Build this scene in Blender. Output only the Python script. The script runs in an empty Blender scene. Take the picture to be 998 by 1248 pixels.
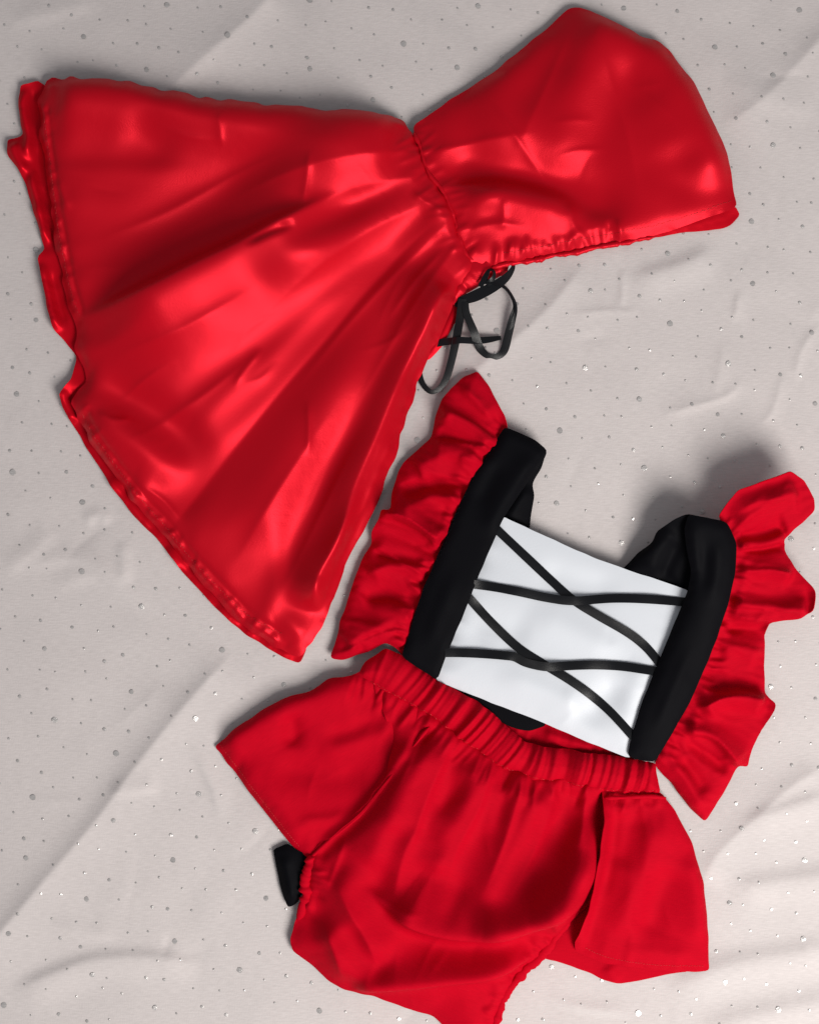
import bpy, math
import numpy as np
from mathutils import Vector
from mathutils.geometry import delaunay_2d_cdt
from mathutils.bvhtree import BVHTree

sc = bpy.context.scene
COL = sc.collection
S = 0.00062            # metres per photo pixel on the table
CX, CY = 499.0, 624.0
CAMH = 1.30

# ------------------------------------------------------------------ camera, light, exposure
cam = bpy.data.cameras.new("camera"); cam_o = bpy.data.objects.new("camera", cam); COL.objects.link(cam_o)
cam_o.location = (0, 0, CAMH)
cam.sensor_fit = 'VERTICAL'
cam.angle = 2 * math.atan(1248 * S / 2 / CAMH)
cam.clip_start = 0.01; cam.clip_end = 50
sc.camera = cam_o

world = bpy.data.worlds.new("World"); sc.world = world; world.use_nodes = True
bg = world.node_tree.nodes['Background']
bg.inputs[0].default_value = (0.96, 0.96, 1.0, 1); bg.inputs[1].default_value = 0.27

def area(name, loc, target, sx, sy, power, color):
    l = bpy.data.lights.new(name, 'AREA'); l.shape = 'RECTANGLE'; l.size = sx; l.size_y = sy
    l.energy = power; l.color = color
    o = bpy.data.objects.new(name, l); COL.objects.link(o)
    o.location = loc
    o.rotation_euler = (Vector(target) - Vector(loc)).to_track_quat('-Z', 'Y').to_euler()
    return o
area("window_light", (0.82, -1.00, 1.30), (0, 0, 0), 0.75, 0.95, 38.5, (1.0, 0.955, 0.91))

sc.view_settings.view_transform = 'Standard'; sc.view_settings.look = 'None'
sc.view_settings.exposure = 0.0; sc.view_settings.gamma = 1.0
sc.view_settings.use_curve_mapping = False
sc.cycles.max_bounces = 6

# ------------------------------------------------------------------ materials
def mat(name, base, rough=0.6, spec=0.5, tint=None, aniso=0.0, sheen=0.0, metal=0.0,
        weave=0.0, weave_scale=1400.0, mottle=0.0, crinkle=0.0, streak=0.0, rot=0.0):
    m = bpy.data.materials.new(name); m.use_nodes = True
    nt = m.node_tree; p = nt.nodes['Principled BSDF']
    p.inputs['Base Color'].default_value = (*base, 1)
    p.inputs['Roughness'].default_value = rough
    p.inputs['Specular IOR Level'].default_value = spec
    p.inputs['Metallic'].default_value = metal
    if tint: p.inputs['Specular Tint'].default_value = (*tint, 1)
    if sheen:
        p.inputs['Sheen Weight'].default_value = sheen
        p.inputs['Sheen Roughness'].default_value = 0.4
        p.inputs['Sheen Tint'].default_value = (*[min(1, c * 1.6 + .05) for c in base], 1)
    if aniso:
        p.inputs['Anisotropic'].default_value = aniso
        t = nt.nodes.new('ShaderNodeTangent'); t.direction_type = 'UV_MAP'; t.uv_map = 'threads'
        nt.links.new(t.outputs[0], p.inputs['Tangent'])
    uv = nt.nodes.new('ShaderNodeUVMap'); uv.uv_map = 'threads'
    last = None
    def bump(height, strength, dist):
        nonlocal last
        b = nt.nodes.new('ShaderNodeBump'); b.inputs['Strength'].default_value = strength
        b.inputs['Distance'].default_value = dist
        nt.links.new(height, b.inputs['Height'])
        if last: nt.links.new(last, b.inputs['Normal'])
        last = b.outputs[0]
    if crinkle:
        n = nt.nodes.new('ShaderNodeTexNoise'); n.inputs['Scale'].default_value = 34; n.inputs['Detail'].default_value = 4
        n.inputs['Distortion'].default_value = 0.6
        nt.links.new(uv.outputs[0], n.inputs['Vector']); bump(n.outputs[0], crinkle, 0.006)
    if weave:
        mp = nt.nodes.new('ShaderNodeMapping'); mp.inputs['Scale'].default_value = (weave_scale, weave_scale * 0.35, 1)
        nt.links.new(uv.outputs[0], mp.inputs[0])
        n = nt.nodes.new('ShaderNodeTexNoise'); n.inputs['Scale'].default_value = 1; n.inputs['Detail'].default_value = 2
        nt.links.new(mp.outputs[0], n.inputs['Vector'])
        mp2 = nt.nodes.new('ShaderNodeMapping'); mp2.inputs['Scale'].default_value = (weave_scale * 0.35, weave_scale, 1)
        nt.links.new(uv.outputs[0], mp2.inputs[0])
        n2 = nt.nodes.new('ShaderNodeTexNoise'); n2.inputs['Scale'].default_value = 1; n2.inputs['Detail'].default_value = 2
        nt.links.new(mp2.outputs[0], n2.inputs['Vector'])
        ad = nt.nodes.new('ShaderNodeMath'); ad.operation = 'ADD'
        nt.links.new(n.outputs[0], ad.inputs[0]); nt.links.new(n2.outputs[0], ad.inputs[1])
        bump(ad.outputs[0], weave, 0.0006)
    if last: nt.links.new(last, p.inputs['Normal'])
    if mottle:
        n = nt.nodes.new('ShaderNodeTexNoise'); n.inputs['Scale'].default_value = 900; n.inputs['Detail'].default_value = 3
        mpp = nt.nodes.new('ShaderNodeMapping'); mpp.inputs['Scale'].default_value = (.16, 1, 1)
        nt.links.new(uv.outputs[0], mpp.inputs[0]); nt.links.new(mpp.outputs[0], n.inputs['Vector'])
        mr = nt.nodes.new('ShaderNodeMapRange'); mr.inputs['From Min'].default_value = .3; mr.inputs['From Max'].default_value = .7
        mr.inputs['To Min'].default_value = 1 - mottle; mr.inputs['To Max'].default_value = 1 + mottle
        nt.links.new(n.outputs[0], mr.inputs[0])
        mx = nt.nodes.new('ShaderNodeVectorMath'); mx.operation = 'SCALE'; mx.inputs[0].default_value = base
        nt.links.new(mr.outputs[0], mx.inputs['Scale']); nt.links.new(mx.outputs[0], p.inputs['Base Color'])
    return m

M_SATIN = mat('red_satin', (0.55, 0.003, 0.013), 0.42, 0.36, (1, .3, .36), aniso=0.5, metal=.28, weave=.12)
M_SATIN_IN = mat('red_satin_inside', (0.53, 0.003, 0.012), 0.42, 0.18, (1, .22, .26), aniso=0.3, metal=.32, weave=.06)
M_RED = mat('red_poplin', (0.47, 0.001, 0.012), 0.75, 0.08, (1, .4, .4), weave=.20, mottle=.05)
M_BLACK = mat('black_crepe', (0.0035, 0.0035, 0.0048), 0.6, 0.035, weave=.15)
M_RIB = mat('black_ribbon', (0.005, 0.0055, 0.007), 0.30, 0.26, aniso=.5, weave=.1, weave_scale=2600)
M_WHITE = mat('white_sateen', (0.65, 0.685, 0.735), 0.45, 0.4, weave=.10)
M_CLOTH = mat('dotted_tulle', (0.58, 0.538, 0.53), 0.8, 0.2, weave=.18, weave_scale=1000, mottle=.06)
M_FOIL = mat('silver_foil', (0.54, 0.52, 0.51), 0.24, 0.9, metal=.42, weave=.3, weave_scale=1800, mottle=.18)
M_THREAD_R = mat('red_thread', (0.46, 0.006, 0.012), 0.5, 0.5)
M_THREAD_P = mat('pink_thread', (0.75, 0.12, 0.14), 0.5, 0.5)
M_THREAD_K = mat('black_thread', (0.004, 0.004, 0.005), 0.7, 0.03)

# ------------------------------------------------------------------ numeric helpers (photo pixels, y down, z up)
def vnoise(x, y, seed=0):
    rng = np.random.default_rng(seed)
    T = rng.random((64, 64))
    xi = np.floor(x).astype(int); yi = np.floor(y).astype(int)
    fx = x - xi; fy = y - yi
    fx = fx * fx * fx * (fx * (fx * 6 - 15) + 10); fy = fy * fy * fy * (fy * (fy * 6 - 15) + 10)
    g = lambda a, b: T[a % 64, b % 64]
    return ((g(xi, yi) * (1 - fx) + g(xi + 1, yi) * fx) * (1 - fy) + (g(xi, yi + 1) * (1 - fx) + g(xi + 1, yi + 1) * fx) * fy) * 2 - 1

def noise1(s, seed=0):
    T = np.random.default_rng(seed + 99).random(1024) * 2 - 1
    i = np.floor(s).astype(int); f = s - i; f = f * f * (3 - 2 * f)
    return T[i % 1024] * (1 - f) + T[(i + 1) % 1024] * f

def seg_dist(px, py, pts):
    """nearest point on a polyline: distance, signed side (+ = right-hand when walking), arc length, segment index, t"""
    pts = np.asarray(pts, float)
    best = np.full(px.shape, 1e18); side = np.zeros(px.shape); arc = np.zeros(px.shape)
    idx = np.zeros(px.shape, int); tt = np.zeros(px.shape); acc = 0.0
    for i in range(len(pts) - 1):
        ax, ay = pts[i][:2]; bx, by = pts[i + 1][:2]
        dx, dy = bx - ax, by - ay; l2 = dx * dx + dy * dy
        if l2 == 0: continue
        t = np.clip(((px - ax) * dx + (py - ay) * dy) / l2, 0, 1)
        d2 = (px - ax - t * dx) ** 2 + (py - ay - t * dy) ** 2
        m = d2 < best
        best = np.where(m, d2, best)
        side = np.where(m, np.sign(dx * (py - ay) - dy * (px - ax)), side)
        L = math.sqrt(l2)
        arc = np.where(m, acc + t * L, arc); idx = np.where(m, i, idx); tt = np.where(m, t, tt)
        acc += L
    return np.sqrt(best), side, arc, idx, tt, acc

def inside(px, py, poly):
    r = np.zeros(px.shape, bool); n = len(poly)
    for i in range(n):
        x0, y0 = poly[i][:2]; x1, y1 = poly[(i + 1) % n][:2]
        if y0 == y1: continue
        c = ((y0 > py) != (y1 > py)) & (px < (x1 - x0) * (py - y0) / (y1 - y0) + x0)
        r ^= c
    return r

def catmull(pts, n=8):
    P = np.asarray(pts, float); out = []
    for i in range(len(P) - 1):
        p0 = P[max(i - 1, 0)]; p1 = P[i]; p2 = P[i + 1]; p3 = P[min(i + 2, len(P) - 1)]
        for k in range(n):
            t = k / n
            out.append(.5 * (2 * p1 + (p2 - p0) * t + (2 * p0 - 5 * p1 + 4 * p2 - p3) * t * t + (3 * p1 - p0 - 3 * p2 + p3) * t ** 3))
    out.append(P[-1]); return np.array(out)

def resample(P, d):
    P = np.asarray(P, float); seg = np.linalg.norm(np.diff(P[:, :2], axis=0), axis=1)
    a = np.concatenate([[0], np.cumsum(seg)]); n = max(2, int(round(a[-1] / d)) + 1)
    s = np.linspace(0, a[-1], n)
    return np.stack([np.interp(s, a, P[:, k]) for k in range(P.shape[1])], 1), s

def apply_strokes(px, py, strokes, sharp=2.0):
    h = np.zeros(px.shape)
    for st in strokes:
        amp, wl, wr, pts = st[:4]; taper = st[4] if len(st) > 4 else .3
        pts = catmull(pts, 5)
        d, side, arc, _, _, tot = seg_dist(px, py, pts)
        u = arc / max(tot, 1e-6)
        w = np.where(side > 0, wr, wl)
        pw = sharp if amp > 0 else min(2.0, sharp + .3)
        f = np.exp(-(np.sqrt(d * d + 1.2) / w) ** pw) if len(st) < 6 else np.exp(2. / w - np.sqrt(d * d + 4.) / w)
        if taper > 0:
            e = np.clip(np.minimum(u, 1 - u) / taper, 0, 1); f = f * (e * e * (3 - 2 * e))
        elif taper == -1:   # fade only at the end
            e = np.clip((1 - u) / .5, 0, 1); f = f * (e * e * (3 - 2 * e))
        h += amp * f
    return h

def relax(V, F, pin, zdes, post=1, iters=150, excess=.005, bend=.25, bend2=0.0, tether=.02, floor=1.0, grav=.03, seed=0, jig=1.0, grain=34.0,
          seam=None, exa=0.0, exlen=None, zfree=True, maxslope=None):
    """settle a sheet: edges want to be longer than drawn (most of all across the gathers that leave `seam`),
    so the surplus cloth buckles into folds; the outline keeps its place but may lift"""
    rng = np.random.default_rng(seed)
    n = len(V); F = np.asarray(F)
    E = np.vstack([F[:, [0, 1]], F[:, [1, 2]], F[:, [2, 0]]])
    opp = np.concatenate([F[:, 2], F[:, 0], F[:, 1]])
    key = np.sort(E, 1); order = np.lexsort((key[:, 1], key[:, 0])); k = key[order]; o = opp[order]
    same = np.all(k[1:] == k[:-1], axis=1)
    Bp = np.stack([o[:-1][same], o[1:][same]], 1)
    E = np.unique(key, axis=0)
    def surplus(A):
        f = np.full(len(A), excess)
        if seam is not None and exa:
            m = .5 * (V[A[:, 0], :2] + V[A[:, 1], :2]); P = catmull(seam, 4)
            best = np.full(len(A), 1e18); near = np.zeros((len(A), 2))
            for q in range(len(P) - 1):
                a, b = P[q, :2], P[q + 1, :2]; ab = b - a; l2 = ab @ ab
                if l2 == 0: continue
                t = np.clip(((m - a) @ ab) / l2, 0, 1); c = a + t[:, None] * ab; d2 = ((m - c) ** 2).sum(1)
                u = d2 < best; best = np.where(u, d2, best); near[u] = c[u]
            r = m - near; r /= np.linalg.norm(r, axis=1)[:, None] + 1e-6
            e = V[A[:, 1], :2] - V[A[:, 0], :2]; e = e / (np.linalg.norm(e, axis=1)[:, None] + 1e-9)
            cr = (e[:, 0] * r[:, 1] - e[:, 1] * r[:, 0]) ** 2
            w = np.exp(-np.sqrt(best) / exlen) if exlen else 1.0
            f = f + exa * cr * w
        return f
    L = np.linalg.norm(V[E[:, 0]] - V[E[:, 1]], axis=1) * (1 + surplus(E))
    LB = np.linalg.norm(V[Bp[:, 0]] - V[Bp[:, 1]], axis=1) * (1 + surplus(Bp) * .8)
    if bend2:
        # far pairs: for every bend pair chain one more edge in the same direction
        nb = [[] for _ in range(n)]
        for a, b in E.tolist(): nb[a].append(b); nb[b].append(a)
        far = []
        for a, b in Bp.tolist():
            dx, dy = V[b, 0] - V[a, 0], V[b, 1] - V[a, 1]; ln = math.hypot(dx, dy) + 1e-9
            best, bi = .9, -1
            for c in nb[b]:
                ex, ey = V[c, 0] - V[b, 0], V[c, 1] - V[b, 1]; q = (ex * dx + ey * dy) / (math.hypot(ex, ey) * ln + 1e-9)
                if q > best: best, bi = q, c
            if bi >= 0: far.append((a, bi))
        B2 = np.array(far); LB2 = np.linalg.norm(V[B2[:, 0]] - V[B2[:, 1]], axis=1) * (1 + surplus(B2) * .6)
    X = V.copy(); w = np.ones((n, 3)); w[pin, :2] = 0; w[pin, 2] = .6 if zfree else 0
    X[:, 2] += (jig * vnoise(V[:, 0] / grain, V[:, 1] / grain, seed + 40) + .4 * jig * vnoise(V[:, 0] / grain * 2.3, V[:, 1] / grain * 2.3, seed + 41)) * w[:, 2]
    vel = np.zeros_like(X)
    fl = np.minimum(floor, V[:, 2])
    def project(X, A, R, k, only_short=False):
        d = X[A[:, 1]] - X[A[:, 0]]; l = np.linalg.norm(d, axis=1) + 1e-9
        c = (l - R) / l
        if only_short: c = np.minimum(c, 0)
        g = d * (c * k * .5)[:, None]
        out = np.empty_like(X)
        for a in range(3):
            out[:, a] = np.bincount(A[:, 0], g[:, a], n) - np.bincount(A[:, 1], g[:, a], n)
        return out
    for it in range(iters):
        old = X.copy()
        X = X + vel * .85; X[:, 2] -= grav * w[:, 2]
        X[:, 2] += (zdes - X[:, 2]) * tether * w[:, 2]
        X += project(X, E, L, .40) * w
        if bend: X += project(X, Bp, LB, bend, True) * w
        if bend2: X += project(X, B2, LB2, bend2, True) * w
        X[:, 2] = np.maximum(X[:, 2], fl)
        vel = np.clip((X - old) * w, -1.5, 1.5)
    deg = np.bincount(E.ravel(), minlength=n)
    for _ in range(post):
        z = (np.bincount(E[:, 0], X[E[:, 1], 2], n) + np.bincount(E[:, 1], X[E[:, 0], 2], n)) / np.maximum(deg, 1)
        X[:, 2] = np.where(pin, X[:, 2], .5 * X[:, 2] + .5 * z)
    return X

# ------------------------------------------------------------------ object helpers
def thing(name, label, cat, px, py):
    o = bpy.data.objects.new(name, None); COL.objects.link(o); o.empty_display_size = .05
    o.location = ((px - CX) * S, (CY - py) * S, 0); o['label'] = label; o['category'] = cat
    return o

def root_loc(parent):
    l = Vector((0, 0, 0))
    while parent is not None:
        l = l + parent.location; parent = parent.parent
    return l

def make(name, V, F, material, parent=None, thick=1.0, subsurf=1, angle=0.0, ref=0.0, label=None):
    V = np.asarray(V, float)
    k = 1 - ref * S / CAMH
    W = np.empty_like(V)
    W[:, 0] = (V[:, 0] - CX) * k * S; W[:, 1] = (CY - V[:, 1]) * k * S; W[:, 2] = V[:, 2] * S
    off = root_loc(parent)
    me = bpy.data.meshes.new(name)
    W2 = W - np.array(off)
    me.from_pydata(W2.tolist(), [], [list(map(int, f)) for f in F])
    me.update()
    me.polygons.foreach_set('use_smooth', [True] * len(me.polygons))
    uvl = me.uv_layers.new(name='threads')
    li = np.empty(len(me.loops), int); me.loops.foreach_get('vertex_index', li)
    c, s = math.cos(angle), math.sin(angle)
    U = np.stack([W[:, 0] * c - W[:, 1] * s, W[:, 0] * s + W[:, 1] * c], 1)[li]
    uvl.data.foreach_set('uv', U.ravel())
    me.materials.append(material)
    o = bpy.data.objects.new(name, me); COL.objects.link(o)
    if parent is not None: o.parent = parent
    if subsurf:
        m = o.modifiers.new('smooth', 'SUBSURF'); m.levels = subsurf; m.render_levels = subsurf; m.boundary_smooth = 'ALL'; m.use_limit_surface = False; m.quality = 1
    if thick:
        m = o.modifiers.new('cloth_thickness', 'SOLIDIFY'); m.thickness = thick * S; m.offset = -1
        # hard cut edge: mark the outline sharp so the rim is not shaded round
        ek = np.empty(len(me.edges) * 2, int); me.edges.foreach_get('vertices', ek)
        le = np.empty(len(me.loops), int); me.loops.foreach_get('edge_index', le)
        at = me.attributes.new('sharp_edge', 'BOOLEAN', 'EDGE')
        at.data.foreach_set('value', np.bincount(le, minlength=len(me.edges)) == 1)
    if label: o['label'] = label

    return o

def triangulate(poly, d, seed=0):
    """poly: closed resampled outline. returns verts2d, tris, boundary mask"""
    n = len(poly)
    x0, y0 = poly[:, 0].min(), poly[:, 1].min(); x1, y1 = poly[:, 0].max(), poly[:, 1].max()
    gy = np.arange(y0, y1, d * .866); pts = []
    for j, y in enumerate(gy):
        gx = np.arange(x0 + (d / 2 if j % 2 else 0), x1, d); pts.append(np.stack([gx, np.full(gx.shape, y)], 1))
    pts = np.vstack(pts)
    rng = np.random.default_rng(seed); pts = pts + rng.normal(0, d * .02, pts.shape)
    m = inside(pts[:, 0], pts[:, 1], poly)
    pts = pts[m]
    closed = np.vstack([poly, poly[:1]])
    dd = seg_dist(pts[:, 0], pts[:, 1], closed)[0]
    pts = pts[dd > d * .55]
    allp = np.vstack([poly[:, :2], pts])
    e = [(i, (i + 1) % n) for i in range(n)]
    vo, eo, fo, ov, oe, of = delaunay_2d_cdt([Vector((float(p[0]), float(p[1]))) for p in allp], e, [], 1, 1e-4)
    V = np.array([[v.x, v.y] for v in vo]); F = np.array([f[:] for f in fo])
    # keep only triangles inside the outline
    c = V[F].mean(1); keep = inside(c[:, 0], c[:, 1], poly); F = F[keep]
    # orientation: y is flipped later, so wind for +z after the flip
    a, b, cc = V[F[:, 0]], V[F[:, 1]], V[F[:, 2]]
    cr = (b[:, 0] - a[:, 0]) * (cc[:, 1] - a[:, 1]) - (b[:, 1] - a[:, 1]) * (cc[:, 0] - a[:, 0])
    F[cr > 0] = F[cr > 0][:, ::-1]
    used = np.unique(F); remap = -np.ones(len(V), int); remap[used] = np.arange(len(used))
    V = V[used]; F = remap[F]
    db = seg_dist(V[:, 0], V[:, 1], closed)
    return V, F, db

def refine(V, F, its=3):
    """split every triangle in four and fair the surface"""
    n = len(V); F = np.asarray(F)
    E3 = np.sort(np.stack([F[:, [0, 1]], F[:, [1, 2]], F[:, [2, 0]]], 1).reshape(-1, 2), 1)
    E, inv, cnt = np.unique(E3, axis=0, return_inverse=True, return_counts=True)
    inv = inv.reshape(-1, 3); M = V[E].mean(1)
    a, b, c = n + inv[:, 0], n + inv[:, 1], n + inv[:, 2]
    F2 = np.vstack([np.stack([F[:, 0], a, c], 1), np.stack([a, F[:, 1], b], 1), np.stack([c, b, F[:, 2]], 1), np.stack([a, b, c], 1)])
    V2 = np.vstack([V, M]); N = len(V2)
    bd = np.zeros(N, bool); be = cnt == 1; bd[n:][be] = True; bd[E[be].ravel()] = True
    E2 = np.unique(np.sort(np.vstack([F2[:, [0, 1]], F2[:, [1, 2]], F2[:, [2, 0]]]), 1), axis=0)
    deg = np.bincount(E2.ravel(), minlength=N)
    for _ in range(its):
        m = np.stack([np.bincount(E2[:, 0], V2[E2[:, 1], q], N) + np.bincount(E2[:, 1], V2[E2[:, 0], q], N) for q in range(3)], 1) / np.maximum(deg, 1)[:, None]
        V2 = np.where(bd[:, None], V2, .45 * V2 + .55 * m)
    return V2, F2, bd

BV = {}
def panel(name, outline, material, parent, d=5.0, zedge=3.0, H=20.0, L=30.0, strokes=(), fine=(), press=(), funcs=(), noise=(),
          zmin=None, rlx=None, thick=1.0, subsurf=1, angle=0.0, ref=0.0, wobble=.8, seed=1, label=None, key=None, smooth=1, pinb=True, presmooth=0, sharp=2.0, rim=.35, fair=4):
    P = np.array([(p[0], p[1], p[2] if len(p) > 2 else zedge) for p in outline], float)
    P = np.vstack([P, P[:1]])
    R, s = resample(P, d); R = R[:-1]
    for _ in range(smooth):
        R = .5 * R + .25 * np.roll(R, 1, 0) + .25 * np.roll(R, -1, 0)
    if wobble:
        n = len(R); a = np.arange(n) * d
        R[:, 0] += wobble * noise1(a / 14., seed); R[:, 1] += wobble * noise1(a / 14. + 50, seed + 1)
    V2, F, db = triangulate(R, d, seed)
    dist, _, arc, idx, t, tot = db
    zb = R[idx, 2] * (1 - t) + R[(idx + 1) % len(R), 2] * t
    x, y = V2[:, 0], V2[:, 1]
    e = np.exp(-dist / L)
    hh = H(x, y) if callable(H) else H
    z = zb * e + hh * (1 - e)
    inner = 1 - np.exp(-dist / (L * .4 + 1e-6))
    z = z + apply_strokes(x, y, strokes, sharp) * (rim + (1 - rim) * inner)
    for f in funcs: z = z + f(x, y, dist)
    for (a, sx, sy, ang) in noise:
        c, sn = math.cos(ang), math.sin(ang)
        u = (x * c + y * sn) / sx; v = (-x * sn + y * c) / sy
        wv = vnoise(u + .6 * vnoise(u * .7, v * .7, seed + 7), v, seed + int(sx)) ; z = z + a * wv * inner
    z = np.maximum(z, np.minimum(zb, 1.5))
    if presmooth:
        E = np.unique(np.sort(np.vstack([F[:, [0, 1]], F[:, [1, 2]], F[:, [2, 0]]]), 1), axis=0); n = len(x)
        deg = np.bincount(E.ravel(), minlength=n); bd = dist < 1e-3
        for _ in range(presmooth):
            m = (np.bincount(E[:, 0], z[E[:, 1]], n) + np.bincount(E[:, 1], z[E[:, 0]], n)) / np.maximum(deg, 1)
            z = np.where(bd, z, .4 * z + .6 * m)
        z = z + apply_strokes(x, y, fine) * inner
    if zmin is not None:   # soft floor
        fl = np.minimum(zb, zmin) * e + zmin * (1 - e); z = fl + np.logaddexp(0, (z - fl) / 2.5) * 2.5
    V = np.stack([x, y, z], 1)
    if rlx is not None:
        bnd = dist < 1e-3
        V = relax(V, F, bnd if pinb else np.zeros(len(V), bool), z.copy(), seed=seed, **rlx)
    V, F, bd = refine(V, F, fair)
    if press:
        dd = seg_dist(V[:, 0], V[:, 1], np.vstack([R[:, :2], R[:1, :2]]))[0]
        pz = V[:, 2] + apply_strokes(V[:, 0], V[:, 1], press) * (1 - np.exp(-dd / 4.))
        fl = np.minimum(V[:, 2], zmin or 2) - 1.0; V[:, 2] = fl + np.logaddexp(0, (pz - fl) / 3.0) * 3.0
    subsurf = 0
    o = make(name, V, F, material, parent, thick, subsurf, angle, ref, label)
    k = 1 - ref * S / CAMH
    VV = V.copy(); VV[:, 0] = CX + (V[:, 0] - CX) * k; VV[:, 1] = CY + (V[:, 1] - CY) * k
    BV[key or name] = BVHTree.FromPolygons([Vector(v) for v in VV.tolist()], [list(map(int, f)) for f in F])
    return o

def surf_z(key, x, y, default=0.0):
    keys = [key] if isinstance(key, str) else key
    best = None
    for kk in keys:
        hit = BV[kk].ray_cast(Vector((x, y, 500)), Vector((0, 0, -1)))
        if hit[0] is not None and (best is None or hit[0].z > best): best = hit[0].z
    return default if best is None else best

def gather(seam, amp, length, freq, seed, power=1.0, phase_warp=.0):
    seam = catmull(seam, 6)
    def f(x, y, dist):
        d, side, arc, _, _, tot = seg_dist(x, y, seam)
        return amp * np.exp(-(d / length) ** power) * (noise1(arc * freq, seed) + .5 * noise1(arc * freq * 2.1, seed + 3))
    return f

def folds(seam, amp, length, freq, seed, octaves=3, warp=7.0, sharp=1.5):
    seam = catmull(seam, 6)
    def f(x, y, dist):
        d, side, arc, _, _, tot = seg_dist(x, y, seam)
        h = np.zeros(x.shape); A = amp; Ln = length; fr = freq
        for k in range(octaves):
            a = arc + warp * (k + 1) * vnoise(arc / 40. + k, d / 45., seed + k) * np.clip(d / 15., 0, 1)
            n = vnoise(a * fr, d / (60. * (k + 1)) + 3.7 * k, seed + 10 + k)
            r = (1 - np.abs(n)) ** sharp * 2 - 1
            rise = 1 - np.exp(-d / (Ln * .18 * k + 1e-3)) if k else 1
            h = h + A * r * np.exp(-(d / Ln)) * rise
            A *= 1.25; Ln *= 2.0; fr *= .5
        return h
    return f

def fan(pole, amp, freq, seed, r0=60.0, r1=420.0):
    def f(x, y, dist):
        dx, dy = x - pole[0], y - pole[1]; r = np.hypot(dx, dy); th = np.arctan2(dy, dx)
        th = th + .05 * vnoise(r / 120., th * 3, seed)
        n = vnoise(th * freq + 20, r / 320., seed + 1)
        return amp * ((1 - np.abs(n)) ** 1.4 * 2 - 1) * np.clip((r - r0) / (r1 - r0), 0, 1.2)
    return f

def flare(seam, amp, width, freq, seed):
    seam = catmull(seam, 6)
    def f(x, y, dist):
        d, side, arc, _, _, tot = seg_dist(x, y, seam)
        return amp * np.clip(d / width, 0, 1.2) * noise1(arc * freq, seed)
    return f

def creases(n, poly, pole, seed, amp=(1.2, 3.0), length=(25, 80), width=(2.5, 6), spread=.45, along=True):
    """short sharp creases inside an outline, running away from a pole (or around it)"""
    rng = np.random.default_rng(seed); P = np.array([p[:2] for p in poly], float); out = []
    lo, hi = P.min(0), P.max(0)
    while len(out) < n:
        c = lo + rng.random(2) * (hi - lo)
        if not inside(c[:1], c[1:], P)[0]: continue
        a = math.atan2(c[1] - pole[1], c[0] - pole[0]) + (0 if along else math.pi / 2) + rng.normal(0, spread)
        L = rng.uniform(*length) / 2; k = rng.normal(0, .18)
        d = np.array([math.cos(a), math.sin(a)]); q = np.array([-d[1], d[0]])
        w = rng.uniform(*width)
        out.append((rng.uniform(*amp) * rng.choice([1, 1, -.8]), w * rng.uniform(.6, 2.2), w * rng.uniform(.6, 2.2),
                    [tuple(c - d * L), tuple(c + q * L * k), tuple(c + d * L)], .45, 'cusp'))
    return out

def puckers(path, step, length, side, amp=(2.0, 4.0), width=(1.6, 2.8), seed=0, lean=.25):
    """short crisp gathers leaving a stitched line (side: +1 right-hand, -1 left-hand when walking the path)"""
    rng = np.random.default_rng(seed); R, s = resample(catmull(path, 8), step); out = []
    for i in range(len(R) - 1):
        t = R[i + 1, :2] - R[i, :2]; t = t / (np.linalg.norm(t) + 1e-9); q = np.array([-t[1], t[0]]) * side
        p = R[i, :2] + t * rng.uniform(-.35, .35) * step; L = length * rng.uniform(.55, 1.35)
        d = q + t * rng.normal(0, lean); w = rng.uniform(*width)
        out.append((rng.uniform(*amp) * rng.choice([1, 1, 1, -1]), w, w * rng.uniform(1, 2.2), [tuple(p - q * 2), tuple(p + d * L * .5), tuple(p + d * L)], -1, 'cusp'))
    return out

def strip(name, path, width, material, parent, thick=.6, tilt=None, ref=0, n=None, subsurf=0, label=None):
    """ribbon along a 3-D path (x, y, z); tilt (degrees) per control point"""
    P = np.asarray(path, float)
    T = np.array(tilt if tilt is not None else [0] * len(P), float)
    W = np.array(width if not np.isscalar(width) else [width] * len(P), float)
    Q = catmull(np.column_stack([P, T, W]), 10)
    R, s = resample(Q, 2.5)
    t = np.gradient(R[:, :3], axis=0); t /= np.linalg.norm(t, axis=1)[:, None] + 1e-9
    nrm = np.stack([-t[:, 1], t[:, 0], np.zeros(len(t))], 1); nrm /= np.linalg.norm(nrm, axis=1)[:, None] + 1e-9
    up = np.cross(t, nrm); up *= np.sign(up[:, 2:3] + 1e-9)
    a = np.radians(R[:, 3])[:, None]
    side = nrm * np.cos(a) + up * np.sin(a)
    cr = np.cross(side, t); cr *= np.sign(cr[:, 2:3] + 1e-6)
    V = []; F = []; K = 4
    for i in range(len(R)):
        for k in range(K + 1):
            u = k / K - .5
            V.append(R[i, :3] + side[i] * u * R[i, 4] + cr[i] * (.6 * (.25 - u * u)))
    for i in range(len(R) - 1):
        for k in range(K):
            b = i * (K + 1) + k; F.append((b, b + 1, b + K + 2, b + K + 1))
    o = make(name, V, F, material, parent, thick, subsurf, 0, ref, label)
    # threads run along the ribbon
    uvl = o.data.uv_layers['threads']; li = np.empty(len(o.data.loops), int); o.data.loops.foreach_get('vertex_index', li)
    U = np.array([(s[v // (K + 1)] * S, (v % (K + 1)) / K * W[0] * S) for v in li]); uvl.data.foreach_set('uv', U.ravel())
    return o

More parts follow.
